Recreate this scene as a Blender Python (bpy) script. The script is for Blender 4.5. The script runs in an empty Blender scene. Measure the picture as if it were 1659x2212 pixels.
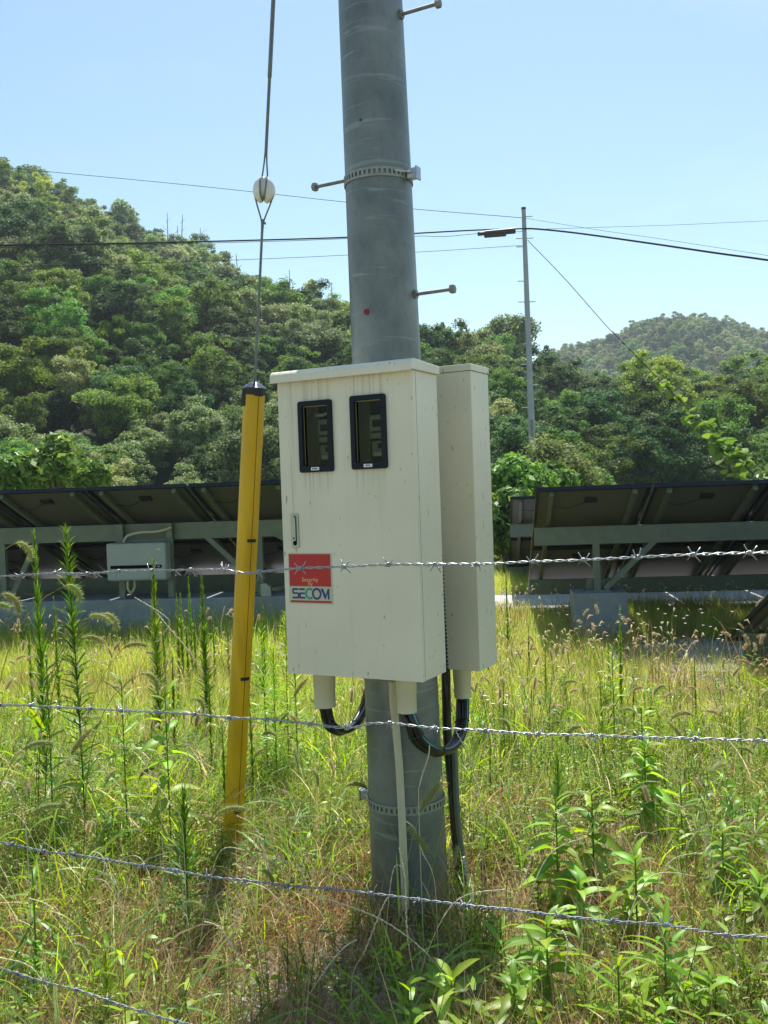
import bpy, bmesh, math, random
import numpy as np
from mathutils import Vector, Matrix, Euler

R = math.radians
rnd = random.Random(7)
nrng = np.random.default_rng(11)
scene = bpy.context.scene
COL = scene.collection

# ------------------------------------------------------------------ camera
CAM_H = 1.5
HAZE_D = 0.0005
FPX, CX, CY = 2050.0, 829.5, 1106.0        # the photograph measured on a 1659 x 2212 grid
PITCH = math.atan(48 / 2050.0)
ROLL = R(2.0)
r0 = Vector((1, 0, 0)); f0 = Vector((0, math.cos(PITCH), -math.sin(PITCH))); u0 = r0.cross(f0)
cr = r0 * math.cos(ROLL) - u0 * math.sin(ROLL)
cu = r0 * math.sin(ROLL) + u0 * math.cos(ROLL)
cam_data = bpy.data.cameras.new('camera')
cam = bpy.data.objects.new('camera', cam_data); COL.objects.link(cam)
cam.matrix_world = Matrix((
    (cr.x, cu.x, -f0.x, 0), (cr.y, cu.y, -f0.y, 0), (cr.z, cu.z, -f0.z, CAM_H), (0, 0, 0, 1)))
cam_data.sensor_fit = 'VERTICAL'; cam_data.sensor_height = 36.0
cam_data.lens = 36.0 * FPX / 2212.0
cam_data.clip_start = 0.05; cam_data.clip_end = 4000
scene.camera = cam

# ------------------------------------------------------------------ sky, sun, exposure
SUN_EL, SUN_AZ = R(63), R(8)
world = bpy.data.worlds.new('World'); scene.world = world; world.use_nodes = True
wn = world.node_tree; wn.nodes.clear()
wo = wn.nodes.new('ShaderNodeOutputWorld'); bg = wn.nodes.new('ShaderNodeBackground')
sky = wn.nodes.new('ShaderNodeTexSky'); sky.sky_type = 'NISHITA'; sky.sun_disc = False
sky.sun_elevation = SUN_EL; sky.sun_rotation = SUN_AZ
sky.air_density = 1.15; sky.dust_density = 0.6; sky.ozone_density = 1.0; sky.altitude = 50
bg.inputs['Strength'].default_value = 0.10
tn = wn.nodes.new('ShaderNodeMix'); tn.data_type = 'RGBA'; tn.blend_type = 'MULTIPLY'; tn.inputs[0].default_value = 1; tn.inputs[7].default_value = (.93, 1.03, .97, 1)
tcw = wn.nodes.new('ShaderNodeTexCoord'); mpw = wn.nodes.new('ShaderNodeMapping'); mpw.inputs['Scale'].default_value = (1, 1, 3.2); mpw.inputs['Location'].default_value = (3.3, 1.2, 0)
nzw = wn.nodes.new('ShaderNodeTexNoise'); nzw.inputs['Scale'].default_value = 2.6; nzw.inputs['Detail'].default_value = 9; nzw.inputs['Roughness'].default_value = .58
rpw = wn.nodes.new('ShaderNodeValToRGB'); rpw.color_ramp.elements[0].position = .54; rpw.color_ramp.elements[1].position = .86
rpw.color_ramp.elements[1].color = (.22, .22, .22, 1)
cmw = wn.nodes.new('ShaderNodeMix'); cmw.data_type = 'RGBA'; cmw.inputs[7].default_value = (7.5, 8.0, 8.3, 1)      # thin high cloud over the whole sky
wn.links.new(tcw.outputs['Generated'], mpw.inputs['Vector']); wn.links.new(mpw.outputs[0], nzw.inputs['Vector']); wn.links.new(nzw.outputs['Fac'], rpw.inputs['Fac'])
wn.links.new(rpw.outputs[0], cmw.inputs[0]); wn.links.new(sky.outputs[0], tn.inputs[6]); wn.links.new(tn.outputs[2], cmw.inputs[6]); wn.links.new(cmw.outputs[2], bg.inputs['Color']); wn.links.new(bg.outputs[0], wo.inputs['Surface'])
sd = bpy.data.lights.new('sun', 'SUN'); sd.energy = 5.0; sd.angle = R(0.53); sd.color = (1.0, 0.955, 0.87)
sun = bpy.data.objects.new('sun', sd); COL.objects.link(sun)
sdir = Vector((math.sin(SUN_AZ) * math.cos(SUN_EL), math.cos(SUN_AZ) * math.cos(SUN_EL), math.sin(SUN_EL)))
sun.rotation_euler = (-sdir).to_track_quat('-Z', 'Y').to_euler(); sun.location = sdir * 50
vs = scene.view_settings
vs.view_transform = "Standard"; vs.look = "None"; vs.exposure = 0.72; vs.gamma = 1.0; vs.use_curve_mapping = False
cy = scene.cycles
cy.max_bounces = 6; cy.diffuse_bounces = 3; cy.glossy_bounces = 3; cy.transmission_bounces = 4
cy.transparent_max_bounces = 8; cy.volume_bounces = 0; cy.caustics_reflective = False; cy.caustics_refractive = False
cy.sample_clamp_indirect = 6.0

# ------------------------------------------------------------------ helpers
def ray(px, py):
    d = f0 * FPX + cr * (px - CX) - cu * (py - CY)
    return d / d.y

def at(px, py, Y):
    """the place in the world, Y metres ahead, that the photograph shows at this pixel"""
    return Vector((0, 0, CAM_H)) + ray(px, py) * Y

def on_plane(px, py, P, n):
    d = ray(px, py); o = Vector((0, 0, CAM_H))
    return o + d * ((P - o).dot(n) / d.dot(n))

def wm(o):
    m = Matrix.Identity(4)
    while o is not None:
        m = o.matrix_basis @ m; o = o.parent
    return m

def tag(o, label=None, cat=None, group=None, kind=None):
    if label: o['label'] = label
    if cat: o['category'] = cat
    if group: o['group'] = group
    if kind: o['kind'] = kind
    return o

def empty(name, loc=(0, 0, 0), rz=0.0, label=None, cat=None, group=None):
    o = bpy.data.objects.new(name, None); COL.objects.link(o)
    o.location = loc; o.rotation_euler = (0, 0, rz); o.empty_display_size = 0.1
    return tag(o, label, cat, group)

def link_mesh(name, me, parent=None, loc=None, rot=None, scale=None):
    o = bpy.data.objects.new(name, me); COL.objects.link(o); o.parent = parent
    if loc is not None: o.location = loc
    if rot is not None: o.rotation_euler = rot
    if scale is not None: o.scale = scale
    return o

class MB:
    """collects shapes and links them as one mesh"""
    def __init__(s): s.v = []; s.f = []
    def add(s, vs, fs):
        n = len(s.v); s.v.extend([tuple(p) for p in vs]); s.f.extend([tuple(i + n for i in f) for f in fs]); return s
    def box(s, c, size, M=None):
        x, y, z = [k / 2 for k in size]; c = Vector(c)
        p = [Vector(q) for q in ((-x,-y,-z),(x,-y,-z),(x,y,-z),(-x,y,-z),(-x,-y,z),(x,-y,z),(x,y,z),(-x,y,z))]
        if M is not None: p = [M @ q for q in p]
        return s.add([q + c for q in p], [(0,3,2,1),(4,5,6,7),(0,1,5,4),(1,2,6,5),(2,3,7,6),(3,0,4,7)])
    def bar(s, a, b, w, h, up=(0, 0, 1)):
        """a square bar from a to b, w wide and h tall"""
        a = Vector(a); b = Vector(b); d = (b - a); L = d.length; d.normalize()
        u = Vector(up); 
        if abs(d.dot(u)) > .98: u = Vector((0, 1, 0))
        r = d.cross(u).normalized(); u = r.cross(d).normalized()
        M = Matrix((r, d, u)).transposed()
        return s.box((a + b) / 2, (w, L, h), M)
    def tube(s, pts, r, sides=8, cap=True, squash=None):
        pts = [Vector(p) for p in pts]; n = len(pts)
        rad = r if hasattr(r, '__len__') else [r] * n
        t0 = (pts[1] - pts[0]).normalized()
        u = t0.orthogonal().normalized()
        vs = []; 
        for i, p in enumerate(pts):
            t = (pts[min(i + 1, n - 1)] - pts[max(i - 1, 0)])
            if t.length < 1e-9: t = t0
            t.normalize()
            u = (u - t * u.dot(t)).normalized(); w = t.cross(u)
            for k in range(sides):
                a = 2 * math.pi * k / sides
                vs.append(p + (u * math.cos(a) + w * math.sin(a)) * rad[i])
        fs = []
        for i in range(n - 1):
            for k in range(sides):
                a = i * sides + k; b = i * sides + (k + 1) % sides
                fs.append((a, b, b + sides, a + sides))
        if cap:
            fs.append(tuple(range(sides))[::-1]); fs.append(tuple(range((n - 1) * sides, n * sides)))
        return s.add(vs, fs)
    def lathe(s, prof, c=(0, 0, 0), M=None, sides=24):
        """prof: (radius, height) from bottom to top round the local z axis"""
        c = Vector(c); vs = []; fs = []
        for (r, z) in prof:
            for k in range(sides):
                a = 2 * math.pi * k / sides; p = Vector((r * math.cos(a), r * math.sin(a), z))
                vs.append((M @ p if M is not None else p) + c)
        for i in range(len(prof) - 1):
            for k in range(sides):
                a = i * sides + k; b = i * sides + (k + 1) % sides
                fs.append((a, b, b + sides, a + sides))
        fs.append(tuple(range(sides))[::-1]); fs.append(tuple(range((len(prof) - 1) * sides, len(prof) * sides)))
        return s.add(vs, fs)
    def prism(s, poly, o, ex, ey, ez, d):
        """poly (a, b) points in the ex/ey plane at o, thickened d along ez"""
        o = Vector(o); ex = Vector(ex); ey = Vector(ey); ez = Vector(ez); n = len(poly)
        vs = [o + ex * a + ey * b for a, b in poly] + [o + ex * a + ey * b + ez * d for a, b in poly]
        fs = [tuple(range(n))[::-1], tuple(range(n, 2 * n))] + [(i, (i + 1) % n, (i + 1) % n + n, i + n) for i in range(n)]
        return s.add(vs, fs)
    def mesh(s, name, mat, smooth=False, M=None):
        me = bpy.data.meshes.new(name)
        vs = s.v if M is None else [tuple(M @ Vector(p)) for p in s.v]
        me.from_pydata(vs, [], s.f)
        if mat: me.materials.append(mat)
        if smooth: me.shade_smooth()
        return me
    def build(s, name, mat, parent=None, smooth=False, world=True, bevel=0.0, auto=True):
        M = None
        if parent is not None and world: M = wm(parent).inverted()
        me = s.mesh(name, mat, smooth, M)
        bm = bmesh.new(); bm.from_mesh(me); bmesh.ops.recalc_face_normals(bm, faces=bm.faces); bm.to_mesh(me); bm.free()
        o = link_mesh(name, me, parent)
        if smooth and auto:
            me.set_sharp_from_angle(angle=R(40))
        if bevel:
            b = o.modifiers.new('edge', 'BEVEL'); b.width = bevel; b.segments = 2; b.limit_method = 'ANGLE'; b.angle_limit = R(40)
        return o

def spline(pts, n=12):
    """a smooth curve through the points"""
    P = [Vector(p) for p in pts]; out = []
    for i in range(len(P) - 1):
        a = P[max(i - 1, 0)]; b = P[i]; c = P[i + 1]; d = P[min(i + 2, len(P) - 1)]
        for k in range(n):
            t = k / n
            out.append(0.5 * ((2 * b) + (c - a) * t + (2 * a - 5 * b + 4 * c - d) * t * t + (3 * b - a - 3 * c + d) * t ** 3))
    out.append(P[-1]); return out

# ------------------------------------------------------------------ materials
def nt(name):
    m = bpy.data.materials.new(name); m.use_nodes = True; t = m.node_tree
    return m, t, t.nodes['Principled BSDF'], t.links

def solid(name, col, rough=.5, metal=0.0, var=.12, vscale=8.0, bump=0.0, bscale=60.0, spec=.5, stretch=(1, 1, 1), coat=0.0):
    m, t, b, L = nt(name)
    tc = t.nodes.new('ShaderNodeTexCoord'); mp = t.nodes.new('ShaderNodeMapping'); mp.inputs['Scale'].default_value = stretch
    L.new(tc.outputs['Object'], mp.inputs['Vector'])
    n = t.nodes.new('ShaderNodeTexNoise'); n.inputs['Scale'].default_value = vscale; n.inputs['Detail'].default_value = 5
    L.new(mp.outputs[0], n.inputs['Vector'])
    r = t.nodes.new('ShaderNodeValToRGB'); r.color_ramp.elements[0].position = .3; r.color_ramp.elements[1].position = .7
    r.color_ramp.elements[0].color = (*[c * (1 - var) for c in col], 1)
    r.color_ramp.elements[1].color = (*[min(1, c * (1 + var)) for c in col], 1)
    L.new(n.outputs['Fac'], r.inputs['Fac']); L.new(r.outputs[0], b.inputs['Base Color'])
    b.inputs['Roughness'].default_value = rough; b.inputs['Metallic'].default_value = metal
    b.inputs['Specular IOR Level'].default_value = spec
    b.inputs['Coat Weight'].default_value = coat
    if bump:
        n2 = t.nodes.new('ShaderNodeTexNoise'); n2.inputs['Scale'].default_value = bscale; n2.inputs['Detail'].default_value = 4
        L.new(mp.outputs[0], n2.inputs['Vector'])
        bp = t.nodes.new('ShaderNodeBump'); bp.inputs['Strength'].default_value = bump; bp.inputs['Distance'].default_value = .01
        L.new(n2.outputs['Fac'], bp.inputs['Height']); L.new(bp.outputs[0], b.inputs['Normal'])
    return m

def leafy(name, trans=.4, rough=.45, vary=.25, spec=.35, gain=1.0, hue=.02):
    """foliage: its own colour from the mesh, some light through the leaf, a little difference from plant to plant"""
    m, t, b, L = nt(name)
    a = t.nodes.new('ShaderNodeAttribute'); a.attribute_name = 'Col'
    oi = t.nodes.new('ShaderNodeObjectInfo')
    mr = t.nodes.new('ShaderNodeMapRange'); mr.inputs['To Min'].default_value = gain * (1 - vary); mr.inputs['To Max'].default_value = gain * (1 + vary)
    L.new(oi.outputs['Random'], mr.inputs['Value'])
    wn2 = t.nodes.new('ShaderNodeTexWhiteNoise'); wn2.noise_dimensions = '1D'; L.new(oi.outputs['Random'], wn2.inputs['W'])
    mh = t.nodes.new('ShaderNodeMapRange'); mh.inputs['To Min'].default_value = .5 - hue; mh.inputs['To Max'].default_value = .5 + hue
    L.new(wn2.outputs['Value'], mh.inputs['Value'])
    hs = t.nodes.new('ShaderNodeHueSaturation'); L.new(a.outputs['Color'], hs.inputs['Color'])
    L.new(mr.outputs[0], hs.inputs['Value']); L.new(mh.outputs[0], hs.inputs['Hue'])
    L.new(hs.outputs[0], b.inputs['Base Color']); b.inputs['Roughness'].default_value = rough
    b.inputs['Specular IOR Level'].default_value = spec
    tr = t.nodes.new('ShaderNodeBsdfTranslucent')
    hs2 = t.nodes.new('ShaderNodeHueSaturation'); hs2.inputs['Hue'].default_value = .485; hs2.inputs['Saturation'].default_value = 1.1; hs2.inputs['Value'].default_value = 1.5
    L.new(hs.outputs[0], hs2.inputs['Color']); L.new(hs2.outputs[0], tr.inputs['Color'])
    mx = t.nodes.new('ShaderNodeMixShader'); mx.inputs['Fac'].default_value = trans
    L.new(b.outputs[0], mx.inputs[1]); L.new(tr.outputs[0], mx.inputs[2])
    L.new(mx.outputs[0], t.nodes['Material Output'].inputs['Surface'])
    return m

def cabinet_paint(drips=()):
    m, t, b, L = nt('cream paint')
    tc = t.nodes.new('ShaderNodeTexCoord')
    def noise(scale, st, det=4):
        mp = t.nodes.new('ShaderNodeMapping'); mp.inputs['Scale'].default_value = st; L.new(tc.outputs['Object'], mp.inputs['Vector'])
        n = t.nodes.new('ShaderNodeTexNoise'); n.inputs['Scale'].default_value = scale; n.inputs['Detail'].default_value = det
        L.new(mp.outputs[0], n.inputs['Vector']); return n
    def ramp(n, p0, p1, c0, c1):
        r = t.nodes.new('ShaderNodeValToRGB'); e = r.color_ramp.elements
        e[0].position = p0; e[1].position = p1; e[0].color = (*c0, 1); e[1].color = (*c1, 1); L.new(n.outputs['Fac'], r.inputs['Fac']); return r
    base = ramp(noise(3, (1, 1, 1)), .35, .65, (.69, .65, .49), (.75, .71, .54))
    streak = ramp(noise(1.0, (34, 34, 2.4), 8), .60, .80, (1, 1, 1), (.83, .80, .70))
    speck = ramp(noise(1.0, (75, 75, 22), 2), .685, .715, (1, 1, 1), (.40, .35, .22))
    m1 = t.nodes.new('ShaderNodeMix'); m1.data_type = 'RGBA'; m1.blend_type = 'MULTIPLY'; m1.inputs[0].default_value = .42
    L.new(base.outputs[0], m1.inputs[6]); L.new(streak.outputs[0], m1.inputs[7])
    m2 = t.nodes.new('ShaderNodeMix'); m2.data_type = 'RGBA'; m2.blend_type = 'MULTIPLY'; m2.inputs[0].default_value = .8
    L.new(m1.outputs[2], m2.inputs[6]); L.new(speck.outputs[0], m2.inputs[7])
    last = m2.outputs[2]
    if drips:
        sx_ = t.nodes.new('ShaderNodeSeparateXYZ'); L.new(tc.outputs['Object'], sx_.inputs[0])
        fine = ramp(noise(1.0, (130, 1, 3), 4), .42, .68, (0, 0, 0), (1, 1, 1))
        def mr(src, a0, a1, b0, b1):
            n = t.nodes.new('ShaderNodeMapRange'); n.interpolation_type = 'SMOOTHSTEP'
            for k, v in zip(('From Min', 'From Max', 'To Min', 'To Max'), (a0, a1, b0, b1)): n.inputs[k].default_value = v
            L.new(src, n.inputs['Value']); return n.outputs[0]
        def mul(p, q):
            n = t.nodes.new('ShaderNodeMath'); n.operation = 'MULTIPLY'; n.use_clamp = True
            for k, v in enumerate((p, q)):
                if isinstance(v, float): n.inputs[k].default_value = v
                else: L.new(v, n.inputs[k])
            return n.outputs[0]
        for (x0, x1, zt_, ln, st, colr) in drips:      # rust and dirt run down from the frames and the handle
            f = mul(mr(sx_.outputs[0], x0 - .004, x0 + .004, 0, 1), mr(sx_.outputs[0], x1 - .004, x1 + .004, 1, 0))
            f = mul(f, mr(sx_.outputs[2], zt_ - ln, zt_, 0, 1)); f = mul(f, fine.outputs[0]); f = mul(f, float(st))
            mm = t.nodes.new('ShaderNodeMix'); mm.data_type = 'RGBA'; mm.inputs[7].default_value = (*colr, 1)
            L.new(f, mm.inputs[0]); L.new(last, mm.inputs[6]); last = mm.outputs[2]
    L.new(last, b.inputs['Base Color']); b.inputs['Roughness'].default_value = .38
    n2 = noise(420, (1, 1, 1), 2); bp = t.nodes.new('ShaderNodeBump'); bp.inputs['Strength'].default_value = .12; bp.inputs['Distance'].default_value = .002
    L.new(n2.outputs['Fac'], bp.inputs['Height']); L.new(bp.outputs[0], b.inputs['Normal'])
    return m

def pole_metal():
    m, t, b, L = nt('galvanised pole steel')
    tc = t.nodes.new('ShaderNodeTexCoord')
    def noise(scale, st, det=5, dist=0.0):
        mp = t.nodes.new('ShaderNodeMapping'); mp.inputs['Scale'].default_value = st; L.new(tc.outputs['Object'], mp.inputs['Vector'])
        n = t.nodes.new('ShaderNodeTexNoise'); n.inputs['Scale'].default_value = scale; n.inputs['Detail'].default_value = det; n.inputs['Distortion'].default_value = dist
        L.new(mp.outputs[0], n.inputs['Vector']); return n
    r1 = t.nodes.new('ShaderNodeValToRGB'); e = r1.color_ramp.elements
    e[0].position = .3; e[1].position = .7; e[0].color = (.115, .138, .131, 1); e[1].color = (.25, .272, .255, 1)
    L.new(noise(5, (1, 1, .8), 8).outputs['Fac'], r1.inputs['Fac'])
    r2 = t.nodes.new('ShaderNodeValToRGB'); e = r2.color_ramp.elements
    e[0].position = .60; e[1].position = .70; e[0].color = (0, 0, 0, 1); e[1].color = (1, 1, 1, 1)
    L.new(noise(3.0, (1.5, 1.5, 16), 4, .8).outputs['Fac'], r2.inputs['Fac'])
    mx = t.nodes.new('ShaderNodeMix'); mx.data_type = 'RGBA'; mx.inputs[7].default_value = (.34, .36, .33, 1)
    ma = t.nodes.new('ShaderNodeMath'); ma.operation = 'MULTIPLY'; ma.inputs[1].default_value = .5
    L.new(r2.outputs[0], ma.inputs[0]); L.new(ma.outputs[0], mx.inputs[0]); L.new(r1.outputs[0], mx.inputs[6])
    r3 = t.nodes.new('ShaderNodeValToRGB'); e = r3.color_ramp.elements
    e[0].position = .2; e[1].position = .5; e[0].color = (.75, .78, .78, 1); e[1].color = (1, 1, 1, 1)
    L.new(noise(60, (1, 1, .5), 3).outputs['Fac'], r3.inputs['Fac'])
    m3 = t.nodes.new('ShaderNodeMix'); m3.data_type = 'RGBA'; m3.blend_type = 'MULTIPLY'; m3.inputs[0].default_value = .8
    L.new(mx.outputs[2], m3.inputs[6]); L.new(r3.outputs[0], m3.inputs[7])
    L.new(m3.outputs[2], b.inputs['Base Color']); b.inputs['Metallic'].default_value = .35; b.inputs['Roughness'].default_value = .45
    return m

M = {}
M['cream'] = cabinet_paint()
M['pole'] = pole_metal()
M['pvc'] = solid('cream pvc', (.56, .53, .36), .45, var=.08)
M['dark_frame'] = solid('black window frame', (.007, .010, .016), .55, var=.2, spec=.25)
M['galv'] = solid('galvanised steel', (.42, .44, .45), .38, metal=.75, var=.15, vscale=40, bump=.05)
M['galv_dull'] = solid('dull galvanised steel', (.150, .180, .135), .5, metal=.15, var=.12, vscale=12)
M['band'] = solid('zinc perforated band', (.27, .29, .245), .5, metal=.2, var=.12, vscale=40)
M['bolt'] = solid('weathered bolt steel', (.20, .20, .19), .45, metal=.5, var=.2, vscale=60)
M['wire'] = solid('zinc fence wire', (.30, .32, .33), .35, metal=.6, var=.25, vscale=90)
M['wire_old'] = solid('weathered fence wire', (.20, .22, .25), .45, metal=.5, var=.25, vscale=90)
M['cable'] = solid('black cable sheath', (.016, .018, .018), .32, var=.2)
M['cable_far'] = solid('black overhead cable', (.010, .012, .016), .9, var=.2, spec=.1)
M['stripe_red'] = solid('red cable stripe', (.22, .03, .02), .5)
M['stripe_teal'] = solid('teal cable stripe', (.08, .35, .28), .5)
M['yellow'] = solid('yellow guy guard plastic', (.64, .385, .008), .42, var=.16, vscale=5, stretch=(4, 4, .6), spec=.4)
M['black_pl'] = solid('black plastic', (.015, .015, .014), .5, var=.2)
M['cap_metal'] = solid('dark shiny cap', (.09, .10, .13), .22, metal=.7, var=.1)
M['porcelain'] = solid('white porcelain', (.70, .71, .66), .16, var=.04, coat=.5)
M['strand'] = solid('grey steel strand', (.17, .19, .17), .5, metal=.4, var=.15, vscale=60)
M['sticker'] = solid('sticker backing', (.50, .50, .37), .35, var=.03)
M['stud_red'] = solid('dull red stud', (.22, .02, .02), .5)
M['red'] = solid('sticker red', (.46, .014, .012), .35, var=.05)
M['blue'] = solid('sticker blue', (.012, .035, .16), .35, var=.03)
M['teal'] = solid('sticker teal', (.0, .30, .22), .35, var=.03)
M['tan'] = solid('sticker tan print', (.72, .52, .28), .4, var=.03)
M['white'] = solid('white plate', (.75, .77, .75), .4, var=.03)
M['ink'] = solid('dark ink', (.03, .04, .05), .5)
M['handle'] = solid('chrome handle', (.38, .43, .36), .35, metal=.6, var=.08)
M['meter_grey'] = solid('grey meter case', (.34, .37, .30), .4, var=.06)
M['meter_dark'] = solid('black display and unlit backing', (.008, .009, .008), .9, spec=.05)
M['gold'] = solid('gold trim line', (.45, .38, .14), .35, metal=.5)
M['concrete'] = solid('pale concrete', (.25, .28, .29), .8, var=.14, vscale=6, bump=.3, bscale=40)
M['road'] = solid('pale concrete road', (.46, .455, .45), .85, var=.08, vscale=1.5, bump=.2, bscale=60)
M['pv_frame'] = solid('black anodised frame', (.022, .024, .032), .38, metal=.5, var=.1)
M['pv_back'] = solid('module backsheet', (.125, .125, .115), .45, var=.05, vscale=1.5)
M['pv_front'] = solid('module glass front', (.012, .016, .035), .12, var=.1)
M['inverter'] = solid('inverter casing', (.34, .385, .36), .45, var=.04)
M['bark'] = solid('grey bark', (.13, .11, .09), .9, var=.3, vscale=20)
M['dead'] = solid('bleached dead wood', (.30, .29, .27), .9, var=.2)
M['far_pole'] = solid('far concrete pole', (.30, .34, .37), .7, var=.1, vscale=3)
M['leaf'] = leafy('leaf green', .42, .42)
M['blade'] = leafy('grass blade', .52, .42, gain=1.12, vary=.3, hue=.03)
M['crown'] = leafy('tree foliage', .42, .55, vary=.32, gain=1.22, spec=.15, hue=.028)
M['wideblade'] = leafy('broad grass blade', .38, .42, vary=.2, spec=.4)
M['head'] = leafy('seed head', .5, .6, vary=.12)
M['stone'] = solid('grey gravel stone', (.36, .37, .38), .85, var=.35, vscale=3)

def glass():
    m, t, b, L = nt('window glass')
    tr = t.nodes.new('ShaderNodeBsdfTransparent'); tr.inputs['Color'].default_value = (.72, .74, .66, 1)
    gl = t.nodes.new('ShaderNodeBsdfGlossy'); gl.inputs['Roughness'].default_value = .06
    mx = t.nodes.new('ShaderNodeMixShader'); mx.inputs[0].default_value = .012
    L.new(tr.outputs[0], mx.inputs[1]); L.new(gl.outputs[0], mx.inputs[2])
    L.new(mx.outputs[0], t.nodes['Material Output'].inputs['Surface']); return m
M['glass'] = glass()

def ground_mat():
    m, t, b, L = nt('gravelly meadow soil')
    tc = t.nodes.new('ShaderNodeTexCoord')
    def noise(scale, det=5):
        n = t.nodes.new('ShaderNodeTexNoise'); n.inputs['Scale'].default_value = scale; n.inputs['Detail'].default_value = det
        L.new(tc.outputs['Object'], n.inputs['Vector']); return n
    v = t.nodes.new('ShaderNodeTexVoronoi'); v.inputs['Scale'].default_value = 75; L.new(tc.outputs['Object'], v.inputs['Vector'])
    rv = t.nodes.new('ShaderNodeValToRGB'); e = rv.color_ramp.elements
    e[0].position = .0; e[1].position = 1; e[0].color = (.16, .16, .155, 1); e[1].color = (.42, .42, .42, 1)
    sp = t.nodes.new('ShaderNodeSeparateColor'); L.new(v.outputs['Color'], sp.inputs[0]); L.new(sp.outputs[0], rv.inputs['Fac'])
    rs = t.nodes.new('ShaderNodeValToRGB'); e = rs.color_ramp.elements
    e[0].position = .35; e[1].position = .65; e[0].color = (.15, .12, .07, 1); e[1].color = (.30, .24, .13, 1)
    L.new(noise(25).outputs['Fac'], rs.inputs['Fac'])
    rm = t.nodes.new('ShaderNodeValToRGB'); e = rm.color_ramp.elements
    e[0].position = .42; e[1].position = .58; L.new(noise(1.3, 6).outputs['Fac'], rm.inputs['Fac'])
    mx = t.nodes.new('ShaderNodeMix'); mx.data_type = 'RGBA'
    L.new(rm.outputs[0], mx.inputs[0]); L.new(rs.outputs[0], mx.inputs[6]); L.new(rv.outputs[0], mx.inputs[7])
    L.new(mx.outputs[2], b.inputs['Base Color']); b.inputs['Roughness'].default_value = .95
    bp = t.nodes.new('ShaderNodeBump'); bp.inputs['Strength'].default_value = .9; bp.inputs['Distance'].default_value = .015
    L.new(v.outputs['Distance'], bp.inputs['Height']); L.new(bp.outputs[0], b.inputs['Normal'])
    return m
M['ground'] = ground_mat()
M['hill'] = solid('forest floor', (.035, .045, .018), .95, var=.4, vscale=.2)
# ================================================================== SETTING
def interp(tab, x):
    xs = [p[0] for p in tab]; ys = [p[1] for p in tab]
    return np.interp(x, xs, ys)

# skylines of the hills, measured in the photograph and turned into bearing (X/Y) and rise (Z/Y)
def skyline(pts):
    out = []
    for px, py in pts:
        d = ray(px, py); out.append((d.x, d.z))
    return out
SIL_A = skyline([(-500, 350), (-200, 352), (0, 372), (60, 372), (140, 405), (210, 432), (260, 462), (330, 500), (400, 520), (460, 545),
                 (500, 572), (560, 598), (620, 618), (700, 640), (760, 650), (830, 672), (910, 692), (960, 702), (1010, 715), (1060, 722),
                 (1130, 735), (1180, 752), (1215, 768), (1260, 772), (1330, 772), (1400, 780), (1500, 790), (1580, 797), (1659, 792), (1800, 770), (2200, 720)])
SIL_B = skyline([(700, 900), (1000, 820), (1150, 772), (1210, 748), (1260, 735), (1300, 727), (1350, 705), (1400, 682), (1440, 670), (1480, 674),
                 (1520, 668), (1560, 676), (1600, 690), (1659, 706), (1760, 735), (2000, 790), (2400, 860)])
DR_A = [(-.8, 165), (-.45, 150), (-.2, 132), (0, 118), (.12, 105), (.2, 88), (.45, 88), (.9, 100)]
D0_A = [(-.8, 40), (-.3, 38), (0, 38), (.2, 42), (.9, 40)]
TREE_B = 7.4

def h_hill_a(a, d):
    a = np.asarray(a, float); d = np.asarray(d, float)
    s = interp(SIL_A, a); dr = interp(DR_A, a); d0 = interp(D0_A, a)
    H = CAM_H + s * dr - interp([(-.45, 5.7), (-.1, 6.6), (.05, 7.4), (.45, 7.2)], a)
    t = (d - d0) / (dr - d0)
    up = np.clip(t, 0, 1)
    g = up ** 0.88
    h = H * g - np.clip(d - dr, 0, None) * .35
    h = np.where(t < 0, t * 12.0, h)
    bump = (np.sin(a * d * .11 + 1.3) * np.cos(d * .085 + a * 9) * 1.6 + np.sin(a * d * .29 + d * .13) * .7)
    return h + bump * np.clip(up * 6, 0, 1) * np.clip((1.02 - up) * 5, .15, 1)

def h_hill_b(a, d):
    a = np.asarray(a, float); d = np.asarray(d, float)
    s = interp(SIL_B, a); dr = 330.0; d0 = 170.0
    H = CAM_H + s * dr - TREE_B
    t = (d - d0) / (dr - d0); up = np.clip(t, 0, 1)
    h = H * (up ** 1.05) - np.clip(d - dr, 0, None) * .3
    h = np.where(t < 0, t * 12.0, h)
    return h + np.sin(a * d * .05) * np.cos(d * .04 + a * 12) * 4.0 * np.clip(up * 3, 0, 1) * np.clip((1 - up) * 3, 0, 1)

def polar_sheet(name, hf, a0, a1, d0, d1, na, nd, mat):
    A = np.linspace(a0, a1, na); D = np.linspace(d0, d1, nd)
    AA, DD = np.meshgrid(A, D); Z = hf(AA, DD)
    v = np.stack([AA * DD, DD, Z], -1).reshape(-1, 3)
    i = np.arange(nd - 1)[:, None] * na + np.arange(na - 1)[None, :]
    f = np.stack([i, i + 1, i + 1 + na, i + na], -1).reshape(-1, 4)
    me = bpy.data.meshes.new(name); me.from_pydata(v.tolist(), [], f.tolist()); me.materials.append(mat); me.shade_smooth()
    return tag(link_mesh(name, me), kind='structure')

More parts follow.
